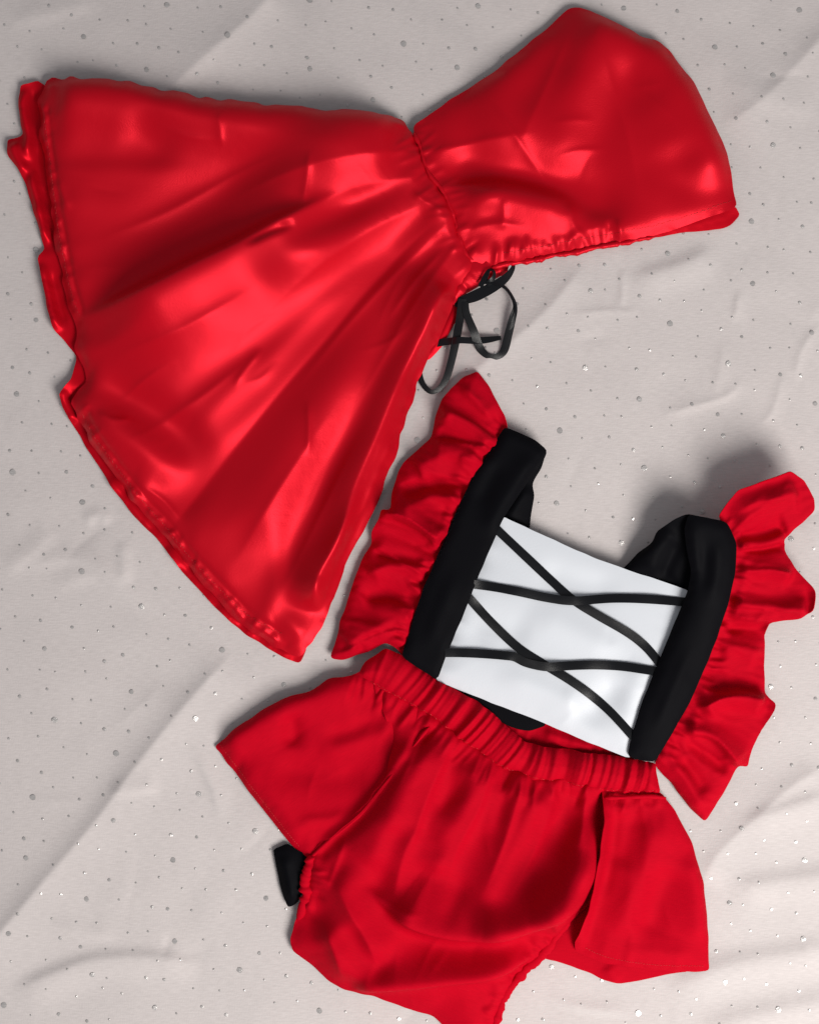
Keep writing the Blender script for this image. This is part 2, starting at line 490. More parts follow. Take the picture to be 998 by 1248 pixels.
def tube(name, path, radius, material, parent, ripple=0.0, freq=.2, seed=0, flat=1.0, d=2.0, nseg=8, ref=0, label=None, side_wob=0.0):
    Q = catmull(path, 10); R, s = resample(Q, d)
    t = np.gradient(R[:, :3], axis=0); t /= np.linalg.norm(t, axis=1)[:, None] + 1e-9
    nrm = np.stack([-t[:, 1], t[:, 0], np.zeros(len(t))], 1); nrm /= np.linalg.norm(nrm, axis=1)[:, None] + 1e-9
    C = R[:, :3] + nrm * (side_wob * noise1(s * freq * .5, seed + 9))[:, None]
    V = []; F = []
    for i in range(len(R)):
        taper = min(1, .25 + i / 4, .25 + (len(R) - 1 - i) / 4)
        r = radius * taper * (1 + ripple * (noise1(np.array([s[i] * freq]), seed)[0] + .8 * noise1(np.array([s[i] * freq * 2.6]), seed + 5)[0]))
        for k in range(nseg):
            a = 2 * math.pi * k / nseg
            V.append(C[i] + nrm[i] * math.cos(a) * r + np.array([0, 0, math.sin(a) * r * flat]))
    for i in range(len(R) - 1):
        for k in range(nseg):
            b = i * nseg; k2 = (k + 1) % nseg
            F.append((b + k, b + nseg + k, b + nseg + k2, b + k2))
    F.append(tuple(range(nseg))); F.append(tuple(range((len(R) - 1) * nseg, len(R) * nseg))[::-1])
    return make(name, V, F, material, parent, 0, 0, 0, ref, label)

def stitches(name, path, keys, material, parent, spacing=5.0, length=3.2, r=.55, lift=.25, jitter=.4, zig=0.0, seed=0):
    """a row of tiny thread stitches lying on a finished surface"""
    rng = np.random.default_rng(seed)
    R, s = resample(catmull(path, 8), spacing); V = []; F = []
    for i in range(len(R) - 1):
        a = R[i, :2] + rng.normal(0, jitter, 2); dvec = R[i + 1, :2] - R[i, :2]; dvec /= np.linalg.norm(dvec) + 1e-9
        pn = np.array([-dvec[1], dvec[0]])
        length = min(length, spacing * .72); b = a + dvec * length + pn * zig * (1 if i % 2 else -1)
        za, zb = surf_z(keys, *a, -99), surf_z(keys, *b, -99)
        if za < -50 or zb < -50: continue
        dv = (b - a) / (np.linalg.norm(b - a) + 1e-9); q = np.array([-dv[1], dv[0]]) * r
        base = len(V)
        for p, z in ((a, za), ((a + b) / 2, (za + zb) / 2 + .35), (b, zb)):
            k = 1.0 if p is not a and p is not b else .6
            V += [(p[0] + q[0] * k, p[1] + q[1] * k, z + lift * .3), (p[0], p[1], z + lift + r), (p[0] - q[0] * k, p[1] - q[1] * k, z + lift * .3)]
        for j in (0, 3):
            F += [(base + j, base + j + 1, base + j + 4, base + j + 3), (base + j + 1, base + j + 2, base + j + 5, base + j + 4)]
    if not V: return None
    return make(name, V, F, material, parent, 0, 0)

# ================================================================== THE SETTING: dotted tulle spread on a table
CL_STROKES = [
    # long pressed creases (amp, width left, width right, points, taper)
    (10.0, 26, 50, [(345, -20), (300, 28), (255, 66), (205, 112), (150, 150)], .12, 'cusp'),
    (8, 50, 24, [(1060, -10), (985, 65), (925, 125), (870, 160)], .2, 'cusp'),
    (5, 22, 14, [(715, 318), (672, 372), (625, 415), (580, 452), (540, 500)], .15, 'cusp'),
    (10.5, 20, 55, [(-60, 1200), (0, 1138), (60, 1068), (118, 1000), (170, 930), (235, 850), (290, 790)], .1, 'cusp'),
    (6.5, 10, 24, [(10, 1212), (70, 1186), (120, 1170), (190, 1168), (250, 1180)], .2),
    (3.0, 14, 6, [(130, 965), (160, 962), (200, 958)], .3),
    (2.6, 14, 6, [(60, 1120), (110, 1138), (150, 1140)], .4),
    (7.5, 36, 20, [(1010, 930), (960, 960), (915, 1000), (870, 1045), (855, 1085)], .15, 'cusp'),
    (5, 22, 10, [(1020, 965), (960, 985), (900, 1005)], .3),
    (6, 24, 14, [(1040, 1065), (950, 1075), (880, 1088)], .25),
    (7, 24, 16, [(1040, 1150), (960, 1165), (880, 1180), (800, 1215)], .25),
    (5.5, 20, 16, [(1040, 1215), (940, 1235), (840, 1260)], .25),
    (2.6, 6, 3, [(900, 350), (897, 375), (893, 395)], .4, 'cusp'),
    (2.6, 4, 8, [(905, 455), (898, 472), (880, 485), (850, 494), (800, 508)], .3, 'cusp'),
    (2.0, 5, 5, [(952, 452), (948, 480), (938, 505), (920, 520)], .3, 'cusp'),
    (1.8, 4, 6, [(690, 384), (740, 379), (785, 381)], .3, 'cusp'),
    (2.0, 4, 3, [(757, 325), (758, 350), (757, 378)], .3, 'cusp'),
    (5, 22, 12, [(880, 300), (830, 325), (760, 345)], .3),
    (2.0, 5, 4, [(1000, 390), (975, 430), (968, 470)], .3, 'cusp'),
    (2.2, 16, 10, [(0, 30), (60, 16), (130, 0)], .3),
    (2.6, 16, 10, [(0, 700), (40, 670), (70, 640)], .3),
    (2.4, 9, 6, [(100, 638), (120, 628), (135, 640)], .3),
    (2.6, 16, 9, [(20, 690), (80, 680), (120, 686), (160, 720)], .3),
    (2.4, 10, 8, [(148, 655), (152, 690), (150, 715)], .3),
    (2.4, 16, 10, [(60, 720), (120, 700), (190, 755)], .3),
    (2.4, 20, 14, [(880, 90), (930, 120), (1000, 140)], .3),
    (2.2, 22, 14, [(960, 560), (990, 640), (1010, 700)], .3),
    (2.4, 12, 6, [(230, 900), (260, 960), (270, 1010)], .4),
    (2.4, 10, 6, [(660, 1215), (720, 1230), (780, 1235)], .4),
]
_r = np.random.default_rng(5)
for _ in range(46):
    _c = np.array([_r.uniform(-40, 1040), _r.uniform(-40, 1290)]); _a = _r.normal(-.75, .6); _l = _r.uniform(20, 75)
    _d = np.array([math.cos(_a), math.sin(_a)]) * _l
    CL_STROKES.append((_r.uniform(.8, 2.2) * _r.choice([1, -1]), _r.uniform(4, 14), _r.uniform(4, 14),
                       [tuple(_c - _d), tuple(_c + np.array([-_d[1], _d[0]]) * _r.normal(0, .15)), tuple(_c + _d)], .45, 'cusp'))
def cloth_h(x, y):
    h = apply_strokes(x, y, CL_STROKES)
    h = h + 1.6 * vnoise(x / 150. + 3, y / 120. + 9, 5) + .8 * vnoise(x / 55. + .5 * vnoise(x / 70., y / 70., 3), y / 48., 6)
    h = h + 1.1 * vnoise((x + y * .6) / 130. + 5, (y - x * .6) / 45., 15)
    return h * .9
gx = np.concatenate([np.linspace(-2600, -150, 24)[:-1], np.arange(-150, 1150, 2.6), np.linspace(1150, 3600, 24)])
gy = np.concatenate([np.linspace(-2600, -150, 24)[:-1], np.arange(-150, 1400, 2.6), np.linspace(1400, 3800, 24)])
GX, GY = np.meshgrid(gx, gy)
GZ = cloth_h(GX.ravel(), GY.ravel())
nx, ny = len(gx), len(gy)
I = np.arange(nx * ny).reshape(ny, nx)
F = np.stack([I[1:, :-1].ravel(), I[1:, 1:].ravel(), I[:-1, 1:].ravel(), I[:-1, :-1].ravel()], 1)
cloth = make('tablecloth', np.stack([GX.ravel(), GY.ravel(), GZ], 1), F, M_CLOTH, None, 0, 0)
cloth['kind'] = 'structure'; cloth['label'] = 'pale pinkish grey cloth sprinkled with silver foil dots under both garments'
cloth['category'] = 'tablecloth'

# foil dots: too small and too many to pick apart
rng = np.random.default_rng(11)
dots = []
ca, sa = math.cos(.16), math.sin(.16)
for i in range(-30, 75):
    for j in range(-30, 75):
        u = i * 31.5 + (15.7 if j % 2 else 0); v = j * 29.5
        x = u * ca - v * sa + rng.normal(0, 4.2); y = u * sa + v * ca + rng.normal(0, 4.2)
        if not (-400 < x < 1400 and -400 < y < 1650): continue
        k = (i * 2 + j * 3) % 9
        r = 3.3 if k == 0 else (2.05 if k in (4, 6) else 1.35)
        dots.append((x, y, r * rng.uniform(.85, 1.12)))
dots = np.array(dots)
dz = cloth_h(dots[:, 0], dots[:, 1])
dzx = (cloth_h(dots[:, 0] + 2, dots[:, 1]) - cloth_h(dots[:, 0] - 2, dots[:, 1])) / 4
dzy = (cloth_h(dots[:, 0], dots[:, 1] + 2) - cloth_h(dots[:, 0], dots[:, 1] - 2)) / 4
V = []; F = []
for (x, y, r), z, ax, ay in zip(dots, dz, dzx, dzy):
    ax += rng.normal(0, .075); ay += rng.normal(0, .075); b = len(V); N = 9 if r > 3 else 7
    V.append((x, y, z + .9))
    for k in range(N):
        a = 2 * math.pi * k / N; dx, dy = r * math.cos(a) * rng.uniform(.9, 1.1), r * math.sin(a) * rng.uniform(.9, 1.1)
        V.append((x + dx, y + dy, z + .75 + ax * dx + ay * dy))
    for k in range(N): F.append((b, b + 1 + (k + 1) % N, b + 1 + k))
fd = make('foil_dots', V, F, M_FOIL, cloth, 0, 0); fd['kind'] = 'stuff'
fd.data.polygons.foreach_set('use_smooth', [False] * len(fd.data.polygons))

# ================================================================== THE HOODED CAPE
cape = thing('hooded_cape', 'shiny red satin hooded cape with black drawstring ribbons, lying spread above the romper', 'cape', 400, 380)

# under layers of the cape, seen past the rippled hem
back_out = [(48, 99, 7), (25, 104, 9), (23, 130, 8), (28, 165, 6), (9, 170, 9), (10, 190, 7), (24, 206, 5), (32, 226, 8), (42, 262, 9), (52, 292, 5),
            (55, 305, 6), (46, 314, 8), (54, 345, 6), (59, 378, 8), (66, 402, 9), (80, 416, 5), (94, 436, 5), (88, 462, 9), (73, 480, 9), (78, 497, 6), (87, 514, 4),
            (105, 545, 4), (135, 590, 4), (165, 631, 4), (195, 661, 4), (225, 700, 4), (262, 741, 4), (298, 773, 4), (318, 785, 4), (348, 803, 5), (366, 809, 6),
            (374, 790, 4), (340, 700, 4), (250, 520, 4), (170, 330, 4), (110, 140, 4)]
ripple_path = [(30, 100), (20, 180), (40, 250), (50, 320), (65, 400), (80, 480), (105, 545), (165, 630), (225, 700), (300, 772), (366, 806)]
panel('back_panel', back_out, M_SATIN_IN, cape, d=4, zedge=4, H=6, L=14, ref=6,
      funcs=[gather(ripple_path, 4.5, 26, .035, 4)],
      strokes=[(13, 6, 7, [(33, 104), (30, 130), (38, 165), (34, 200)], .2), (-7, 4, 4, [(42, 108), (40, 150), (47, 190), (50, 240)], .15), (12, 6, 7, [(16, 172), (22, 190), (34, 214)], .2),
               (13, 5, 7, [(40, 205), (46, 235), (54, 268), (60, 300)], .2), (-6, 4, 4, [(52, 225), (60, 265), (66, 300)], .2), (12, 5, 7, [(50, 318), (58, 345), (66, 380), (74, 405)], .2), (-6, 4, 4, [(62, 330), (70, 365), (80, 400)], .2),
               (11, 5, 7, [(78, 474), (80, 490), (92, 515)], .2), (5, 4, 4, [(110, 548), (150, 606), (200, 664), (260, 736), (320, 784), (360, 804)], .05)],
      rlx=dict(iters=80, excess=.02, tether=.06, floor=2.5), fair=2, rim=.8, key='cape_back', seed=3)

cape_out = [(61, 93, 12), (80, 96, 9), (130, 97, 8), (165, 101, 8), (205, 111, 8), (250, 120, 8), (320, 128, 8), (400, 136, 9), (465, 140, 12), (488, 148, 16), (503, 160, 20),
            (512, 184, 24), (522, 210, 24), (540, 232, 22), (550, 256, 22), (558, 282, 20), (566, 302, 18), (580, 316, 16), (584, 330, 14), (566, 347, 12),
            (556, 362, 8), (541, 396, 7), (518, 440, 6), (501, 492, 6), (480, 560, 6), (450, 632, 6), (420, 690, 6), (402, 742, 6), (386, 776, 7), (379, 783, 8),
            (372, 787, 7), (366, 802, 6), (350, 797, 6), (318, 777, 6), (290, 758, 6), (258, 722, 6), (222, 682, 6), (196, 648, 6), (166, 616, 6), (138, 578, 6), (110, 537, 6), (94, 508, 7),
            (86, 490, 12), (95, 474, 14), (104, 464, 10), (100, 448, 8), (92, 425, 8), (94, 402, 12), (86, 380, 14), (76, 340, 12), (68, 292, 10), (60, 240, 12), (50, 170, 11), (47, 130, 12), (50, 112, 11)]
neck = [(503, 158), (512, 185), (522, 210), (540, 232), (550, 256), (558, 282), (568, 305), (582, 322), (575, 345)]
hem_line = [(50, 112), (47, 140), (54, 200), (66, 285), (78, 345), (92, 398)]
hem_line2 = [(98, 440), (90, 485), (110, 537), (166, 616), (222, 682), (290, 758), (350, 795)]
cape_strokes = [
    (-13, 30, 45, [(560, 370), (520, 445), (490, 520), (455, 600), (420, 680), (390, 760)], .05),
    (20, 44, 44, [(70, 122), (160, 130), (260, 148), (380, 158), (485, 168)], .05),              # roll along the top fold
    (-9, 26, 26, [(150, 150), (190, 175), (215, 205)], .4),
    (-16, 34, 34, [(400, 165), (310, 208), (215, 272), (110, 320)], .4),                          # long valley
    (24, 78, 13, [(430, 240), (330, 288), (250, 326), (180, 361), (93, 396)], .3),                # sharp-edged fold above the second tier
    (20, 40, 42, [(508, 172), (430, 190), (350, 226), (270, 276)], .45),
    (-15, 18, 16, [(515, 214), (440, 250), (365, 289), (300, 318)], .4),
    (22, 24, 90, [(532, 226), (470, 258), (390, 306), (300, 352)], .4),
    (12, 40, 80, [(330, 345), (220, 400), (110, 430)], .4),
    (-13, 20, 28, [(104, 466), (170, 492), (230, 535), (268, 562)], .3),
    (12, 20, 26, [(96, 490), (150, 525), (205, 566), (240, 600)], .3),
    (10, 30, 36, [(470, 400), (420, 470), (360, 560), (290, 680)], .3),
    (-12, 30, 30, [(525, 360), (475, 450), (425, 540), (370, 640), (330, 735)], .15),
    (24, 15, 42, [(386, 752), (398, 710), (425, 650), (458, 590), (486, 520), (508, 450), (536, 392), (562, 348)][::-1], .06),  # rolled front edge
    (6, 6, 12, [(556, 300), (540, 330), (500, 392), (460, 440)], .3),
    (8, 8, 14, [(548, 262), (520, 285), (480, 320)], .3),
    (6, 8, 10, [(530, 235), (545, 262), (556, 300)], .3),
    (8, 5, 9, [(345, 750), (362, 766), (380, 782)], .3),
]
cape_fine = [
    (2.62, 3, 5, [(380, 190), (377, 225), (371, 262)], .3, 'cusp'), (1.88, 3, 5, [(271, 142), (273, 185)], .3, 'cusp'),
    (2.5, 3, 4, [(322, 425), (300, 452), (285, 475)], .3, 'cusp'),
    (3, 4, 6, [(545, 300), (505, 345), (470, 395)], .3, 'cusp'), (2.25, 3, 4, [(375, 485), (378, 520), (376, 560)], .3, 'cusp'),
    (3, 4, 8, [(50, 125), (58, 145), (66, 165)], .3, 'cusp'), (3, 4, 6, [(66, 218), (76, 232), (88, 262)], .3, 'cusp'), (2.25, 3, 5, [(120, 500), (140, 512), (166, 512)], .3, 'cusp'),
    (3.75, 4, 7, [(500, 235), (520, 250), (545, 262)], .3, 'cusp'), (2.25, 3, 4, [(170, 590), (200, 610), (225, 640)], .3, 'cusp'),
    (7.5, 10, 16, [(562, 348), (536, 392), (508, 450), (486, 520), (458, 590), (425, 650), (398, 710), (386, 752)], .08),
    (-6.75, 12, 12, [(520, 400), (492, 450), (462, 520), (432, 590), (395, 670), (365, 740)], .15),
    (-3.75, 4, 7, [(360, 283), (330, 292), (300, 305)], .3),
]
cape_press = [
    (3.3, 7, 16, [(512, 186), (430, 200), (340, 222), (260, 255)], -1, 'cusp'), (3.3, 7, 18, [(524, 214), (430, 236), (340, 278), (240, 330)], -1, 'cusp'),
    (3.3, 6, 18, [(540, 240), (450, 285), (370, 345), (290, 410)], -1, 'cusp'), (3.85, 6, 16, [(552, 268), (485, 330), (420, 400), (350, 490)], -1, 'cusp'),
    (3.3, 6, 14, [(560, 295), (510, 365), (465, 440), (420, 520)], -1, 'cusp'), (2.75, 6, 12, [(568, 318), (535, 370), (505, 425)], -1, 'cusp'),
    (5, 10, 24, [(110, 300), (200, 262), (290, 215), (370, 185)], .45, 'cusp'), (4, 8, 20, [(130, 440), (230, 405), (330, 345)], .45, 'cusp'),
    (4, 8, 16, [(150, 545), (240, 490), (330, 420)], .45, 'cusp'), (4, 8, 18, [(280, 700), (340, 600), (420, 480)], .45, 'cusp'), (4, 7, 14, [(335, 740), (385, 640), (450, 510)], .45, 'cusp'),
    (19, 9, 22, [(545, 345), (516, 405), (488, 460), (460, 526), (431, 595), (413, 656), (388, 699), (380, 748)], .1),
    (-5, 7, 7, [(530, 410), (503, 470), (474, 540), (445, 605), (424, 665), (400, 705)], .15),
    (3.0, 4, 5, [(53, 125), (56, 165), (64, 225), (73, 285), (84, 345), (98, 392)], .05), (-2.0, 3, 3, [(61, 125), (64, 165), (72, 225), (81, 285), (92, 345), (106, 388)], .05),
    (3.0, 4, 4, [(96, 500), (114, 534), (142, 573), (170, 611), (200, 644), (226, 677), (262, 716), (295, 752), (345, 786)], .05), (-2.2, 3, 3, [(104, 496), (122, 529), (150, 568), (178, 605), (208, 638), (234, 671), (270, 709), (303, 744), (350, 776)], .05),
    (18, 50, 9, [(430, 240), (330, 288), (250, 327), (180, 362), (90, 398)], .3),
    (-19, 66, 34, [(196, 660), (255, 586), (300, 530), (350, 470), (398, 415), (450, 352), (500, 300), (552, 256)], .16, 'cusp'),  # long crease
    (-6, 5, 9, [(366, 281), (335, 290), (300, 306)], .3),
]
def cape_h(x, y):
    # the spread thins out toward the bottom hem
    t = np.clip((y - 150) / 560., 0, 1)
    return 31 + 9 * np.exp(-((x - 330) / 130.) ** 2 - ((y - 460) / 130.) ** 2) - 6 * t
panel('cape_panel', cape_out, M_SATIN, cape, d=4.5, zedge=7, H=cape_h, L=9, rim=.85, wobble=2.5, strokes=cape_strokes,
      funcs=[folds(neck, 3.4, 16, .10, 8, 3), folds(hem_line, 3.6, 10, .055, 21, 2), folds(hem_line2, 4.0, 10, .05, 22, 2), fan((585, 205), 3.2, 9.0, 23)],
      noise=[(1.6, 110, 40, -.7)], zmin=10,
      presmooth=4, fine=cape_fine[-3:], press=cape_press + puckers(neck[:8], 9, 32, 1, (1.2, 2.8), (2, 4), seed=6) + puckers([(94, 505), (110, 537), (138, 578), (166, 616), (196, 648), (222, 682), (258, 722), (290, 758), (350, 797)], 9, 20, -1, (1.5, 3.6), (2, 4), seed=7, lean=.6) + puckers([(50, 120), (50, 170), (60, 240), (68, 292), (76, 340), (90, 390)], 10, 18, -1, (1.2, 3.0), (2, 4), seed=8, lean=.6) + cape_fine[:-3] + creases(13, cape_out, (585, 205), 71, amp=(.6, 1.5), length=(50, 130), spread=.25),
      rlx=dict(iters=260, excess=.001, bend=.40, bend2=.3, tether=.02, floor=10.0, post=6, seam=neck[:5], exa=.016, jig=1.5, grain=44), angle=.75, ref=14, key='cape', seed=5)

hood_out = [(503, 153, 16), (550, 120, 9), (600, 88, 7), (640, 55, 7), (668, 33, 7), (694, 8, 9), (706, 7, 9), (728, 17, 8), (752, 28, 7), (782, 45, 8), (802, 49, 10), (812, 58, 9),
            (822, 70, 8), (847, 103, 8), (870, 150, 8), (885, 185, 8), (892, 210, 9), (895, 238, 10), (899, 252, 14), (870, 262, 16), (842, 272, 12), (800, 286, 9), (752, 297, 8), (700, 306, 8), (650, 316, 8), (622, 320, 10),
            (598, 328, 14), (580, 334, 14), (568, 318, 20), (557, 290, 22), (550, 258, 24), (538, 234, 25), (520, 212, 25), (509, 184, 24)]
hood_front = [(590, 326), (650, 314), (700, 304), (752, 295), (800, 284), (850, 270), (895, 254)]
hood_strokes = [
    (20, 30, 62, [(700, 22), (765, 56), (818, 105), (852, 170), (872, 240)], .15),      # roll along the back seam
    (-7, 26, 30, [(735, 75), (772, 105), (800, 140)], .4),
    (-9, 22, 34, [(820, 170), (828, 210), (822, 250)], .4),
    (-8, 26, 26, [(690, 45), (668, 90), (635, 125), (600, 140)], .35),
    (7, 24, 28, [(702, 15), (700, 80), (688, 150)], .4),
    (-20, 28, 18, [(528, 195), (590, 212), (650, 220), (715, 240), (758, 276)], .2),
    (19, 18, 30, [(548, 240), (600, 240), (660, 246), (715, 266)], .3),
    (10, 14, 18, [(560, 264), (598, 244), (614, 226)], .4),
    (-7, 12, 9, [(572, 266), (600, 260), (614, 240)], .4),
    (7, 6, 9, [(715, 258), (745, 278), (775, 284)], .3),
    (14, 80, 80, [(560, 150), (660, 140), (740, 170)], .3),
]
hood_fine = [
    (5, 7, 18, [(512, 190), (580, 176), (660, 165)], -1, 'cusp'), (5, 7, 14, [(538, 232), (600, 226), (665, 236)], -1, 'cusp'), (5, 6, 12, [(556, 285), (600, 276), (650, 280)], -1, 'cusp'),
    (4, 12, 24, [(700, 20), (672, 90), (640, 160), (615, 215)], .4, 'cusp'), (3.5, 10, 20, [(706, 20), (740, 100), (765, 180), (780, 260)], .4, 'cusp'),
    (2.48, 3, 4, [(598, 128), (632, 178), (674, 230)], .3, 'cusp'),
    (3.3, 4, 6, [(690, 248), (698, 275), (710, 300)], .3, 'cusp'),
    (2.75, 3, 5, [(612, 245), (613, 265), (610, 285)], .3, 'cusp'),
]
hood = panel('hood', hood_out, M_SATIN, cape, d=4.5, zedge=8, H=22, L=12, rim=.6, strokes=hood_strokes,
      funcs=[folds(neck, 3.0, 16, .09, 18, 2), folds([(600, 322), (650, 314), (700, 304), (760, 293)], 4.5, 12, .11, 31, 2), gather([(760, 293), (850, 272), (895, 254)], 1.6, 16, .07, 32)],
      noise=[(1.4, 90, 50, .8)], zmin=7,
      presmooth=5, press=hood_fine + puckers([(600, 322), (650, 314), (700, 304), (765, 291)], 7, 22, -1, (2.0, 4.2), seed=4) + puckers(neck[:8], 10, 24, -1, (.9, 2.2), seed=5) + creases(8, hood_out, (520, 250), 72, amp=(.5, 1.3), length=(40, 110)),
      rlx=dict(iters=200, excess=.001, bend=.40, bend2=.3, tether=.03, floor=5.0, post=5, seam=neck, exa=.008, jig=1.2, grain=40), angle=-.4, ref=14, key='hood', seed=9)
# inner layer of the hood peeking out below the front hem, and the stitched casing
panel('hood_lining', [(780, 284, 5), (840, 268, 6), (895, 250, 8), (902, 262, 6), (891, 274, 5), (880, 279, 4), (841, 282, 4), (800, 289, 4)], M_SATIN_IN, hood, d=4, zedge=5, H=6, L=8, ref=6, key='hood_lining', seed=4)
tube('elastic_edge', [(598, 328, 14), (625, 321, 12), (650, 317, 11), (700, 307, 10), (750, 298, 10), (800, 288, 9)], 3.0, M_SATIN, hood, ripple=.35, freq=.13, seed=3, flat=.9, ref=10, side_wob=1.2)
# ruched neck casing where hood and cape meet
tube('neck_casing', [(505, 162, 22), (512, 186, 25), (522, 211, 26), (540, 234, 25), (550, 257, 24), (558, 284, 22), (567, 305, 20), (576, 318, 20)], 2.2, M_SATIN, cape, ripple=.35, freq=.10, seed=6, flat=.8, ref=18, side_wob=2.2)
panel('ribbon_casing', [(560, 318, 14), (575, 312, 18), (590, 318, 16), (602, 326, 12), (622, 320, 9), (618, 332, 7), (600, 340, 8), (585, 348, 10), (570, 356, 10), (552, 372, 9), (548, 360, 10), (556, 340, 14)], M_SATIN, cape, d=3, zedge=10, H=20, L=8, ref=14,
      funcs=[gather([(555, 365), (585, 335), (620, 325)], 5, 30, .16, 41)], rlx=dict(iters=40, excess=.03, tether=.08, floor=4), key='casing', seed=12)
panel('front_facing', [(556, 362, 6), (566, 366, 6), (556, 392, 4), (540, 420, 4), (522, 440, 4), (515, 436, 5), (535, 400, 5)], M_SATIN_IN, cape, d=4, zedge=4, H=9, L=8, ref=6, key='facing', seed=13)

stitches('hem_stitching', [(60, 150), (66, 200), (76, 285), (88, 345), (102, 388)], 'cape', M_THREAD_R, cape, 3.6, 2.6, .3, zig=.6, seed=1)
stitches('hem_stitching', [(104, 506), (122, 536), (150, 574), (178, 612), (206, 644), (232, 676), (266, 712), (300, 746), (345, 772)], 'cape', M_THREAD_R, cape, 3.6, 2.6, .35, zig=.9, seed=2)
stitches('hood_stitching', [(612, 312), (650, 305), (700, 295), (752, 286), (800, 276), (845, 263), (890, 246)], 'hood', M_THREAD_R, hood, 3.4, 2.5, .28, zig=.4, seed=3)

# black drawstring ribbons
strip('ribbon', [(625, 320, 10), (624, 329, 12), (615, 341, 15), (600, 352, 18), (580, 362, 17), (566, 367, 15), (553, 371, 10)], [3.8, 6.2, 10.0, 12.5, 13.8, 11.2, 10.0], M_RIB, cape, tilt=[36, 27, 12, 3, 3, 6, 12])
strip('ribbon', [(563, 366, 16), (560, 390, 12), (556, 412, 12), (550, 440, 8), (543, 463, 6), (533, 476, 5), (523, 477, 5), (514, 466, 6), (510, 448, 9), (512, 432, 12), (521, 416, 13), (533, 396, 12), (546, 374, 13)],
      [10.0, 10.0, 10.0, 9.4, 8.8, 6.2, 6.2, 6.9, 7.5, 6.2, 5.0, 5.0, 5.0], M_RIB, cape, tilt=[0, 3, 3, 6, 12, 18, 18, 12, 6, 12, 24, 30, 30])
strip('ribbon', [(588, 346, 20), (600, 346, 19), (614, 352, 15), (623, 363, 12), (627, 375, 11), (624, 388, 10), (619, 408, 8), (614, 427, 6), (606, 435, 5), (594, 434, 5), (584, 424, 6), (577, 406, 13), (568, 384, 15), (566, 370, 16)],
      [6.2, 6.2, 5.0, 5.0, 6.2, 8.8, 10.0, 10.0, 7.5, 7.5, 10.0, 10.0, 8.8, 8.8], M_RIB, cape, tilt=[18, 24, 33, 36, 30, 12, 6, 6, 18, 18, 9, 0, 0, 3])
strip('ribbon', [(532, 419, 6), (546, 417, 9), (560, 416, 15), (576, 416, 9), (592, 415, 7), (610, 412, 5)], [8.8, 8.8, 8.1, 8.1, 8.1, 5.0], M_RIB, cape, tilt=[0, 0, 0, 0, 3, 12])
strip('ribbon', [(614, 352, 16), (622, 362, 14), (628, 376, 12), (625, 392, 10), (618, 412, 7)], [3.1, 3.1, 3.8, 5.0, 5.0], M_RIB, cape, tilt=[30, 36, 36, 18, 9])
strip('knot', [(584, 352, 20), (590, 341, 22), (595, 332, 22), (601, 333, 21), (600, 342, 20), (592, 350, 20)], [6, 7, 5, 4, 6, 7], M_RIB, cape, tilt=[0, 20, 35, 45, 30, 0])

# ================================================================== THE ROMPER
romper = thing('baby_romper', 'red romper with white laced bib, black straps, ruffles and gathered bloomers, below the cape', 'romper', 640, 880)

# --- back of the waist, seen through the gap under the bib
panel('back_waistband', [(540, 826, 8), (600, 846, 8), (660, 862, 8), (720, 895, 8), (770, 915, 8), (772, 932, 8), (700, 930, 8), (630, 915, 6), (570, 880, 6)], M_RED, romper, d=4, zedge=6, H=8, L=14,
      funcs=[gather([(590, 862), (640, 890), (700, 905), (770, 925)], 4, 40, .10, 51)], strokes=[(7, 5, 9, [(655, 890), (690, 900), (730, 912)], .2)], key='back_waist', seed=20)
panel('back_strap_end', [(560, 838, 15), (610, 848, 15), (655, 866, 15), (664, 883, 15), (645, 890, 15), (620, 884, 15), (592, 868, 15), (565, 850, 15)], M_BLACK, romper, d=4, zedge=15, H=16, L=10, key='back_strap_end', seed=21)

# --- bloomers
bloom_out = [(450, 822, 16), (520, 862, 20), (578, 908, 22), (613, 930, 22), (655, 944, 22), (700, 948, 22), (744, 958, 20), (750, 985, 18), (748, 1025, 17), (736, 1085, 15), (708, 1110, 13),
             (690, 1128, 10), (674, 1148, 8), (659, 1168, 7), (641, 1184, 6), (621, 1205, 6), (604, 1240, 6), (590, 1285, 6), (560, 1275, 5), (538, 1249, 5), (528, 1240, 5), (483, 1226, 5), (453, 1215, 5), (423, 1209, 5), (400, 1196, 5), (374, 1172, 5),
             (356, 1160, 6), (353, 1144, 8), (362, 1119, 9), (370, 1098, 10), (372, 1070, 12), (375, 1045, 14), (400, 1015, 16), (438, 985, 18), (470, 945, 18), (480, 900, 18)]
waist = [(450, 830), (509, 866), (545, 890), (578, 915), (613, 936), (655, 950), (700, 954), (738, 964)]
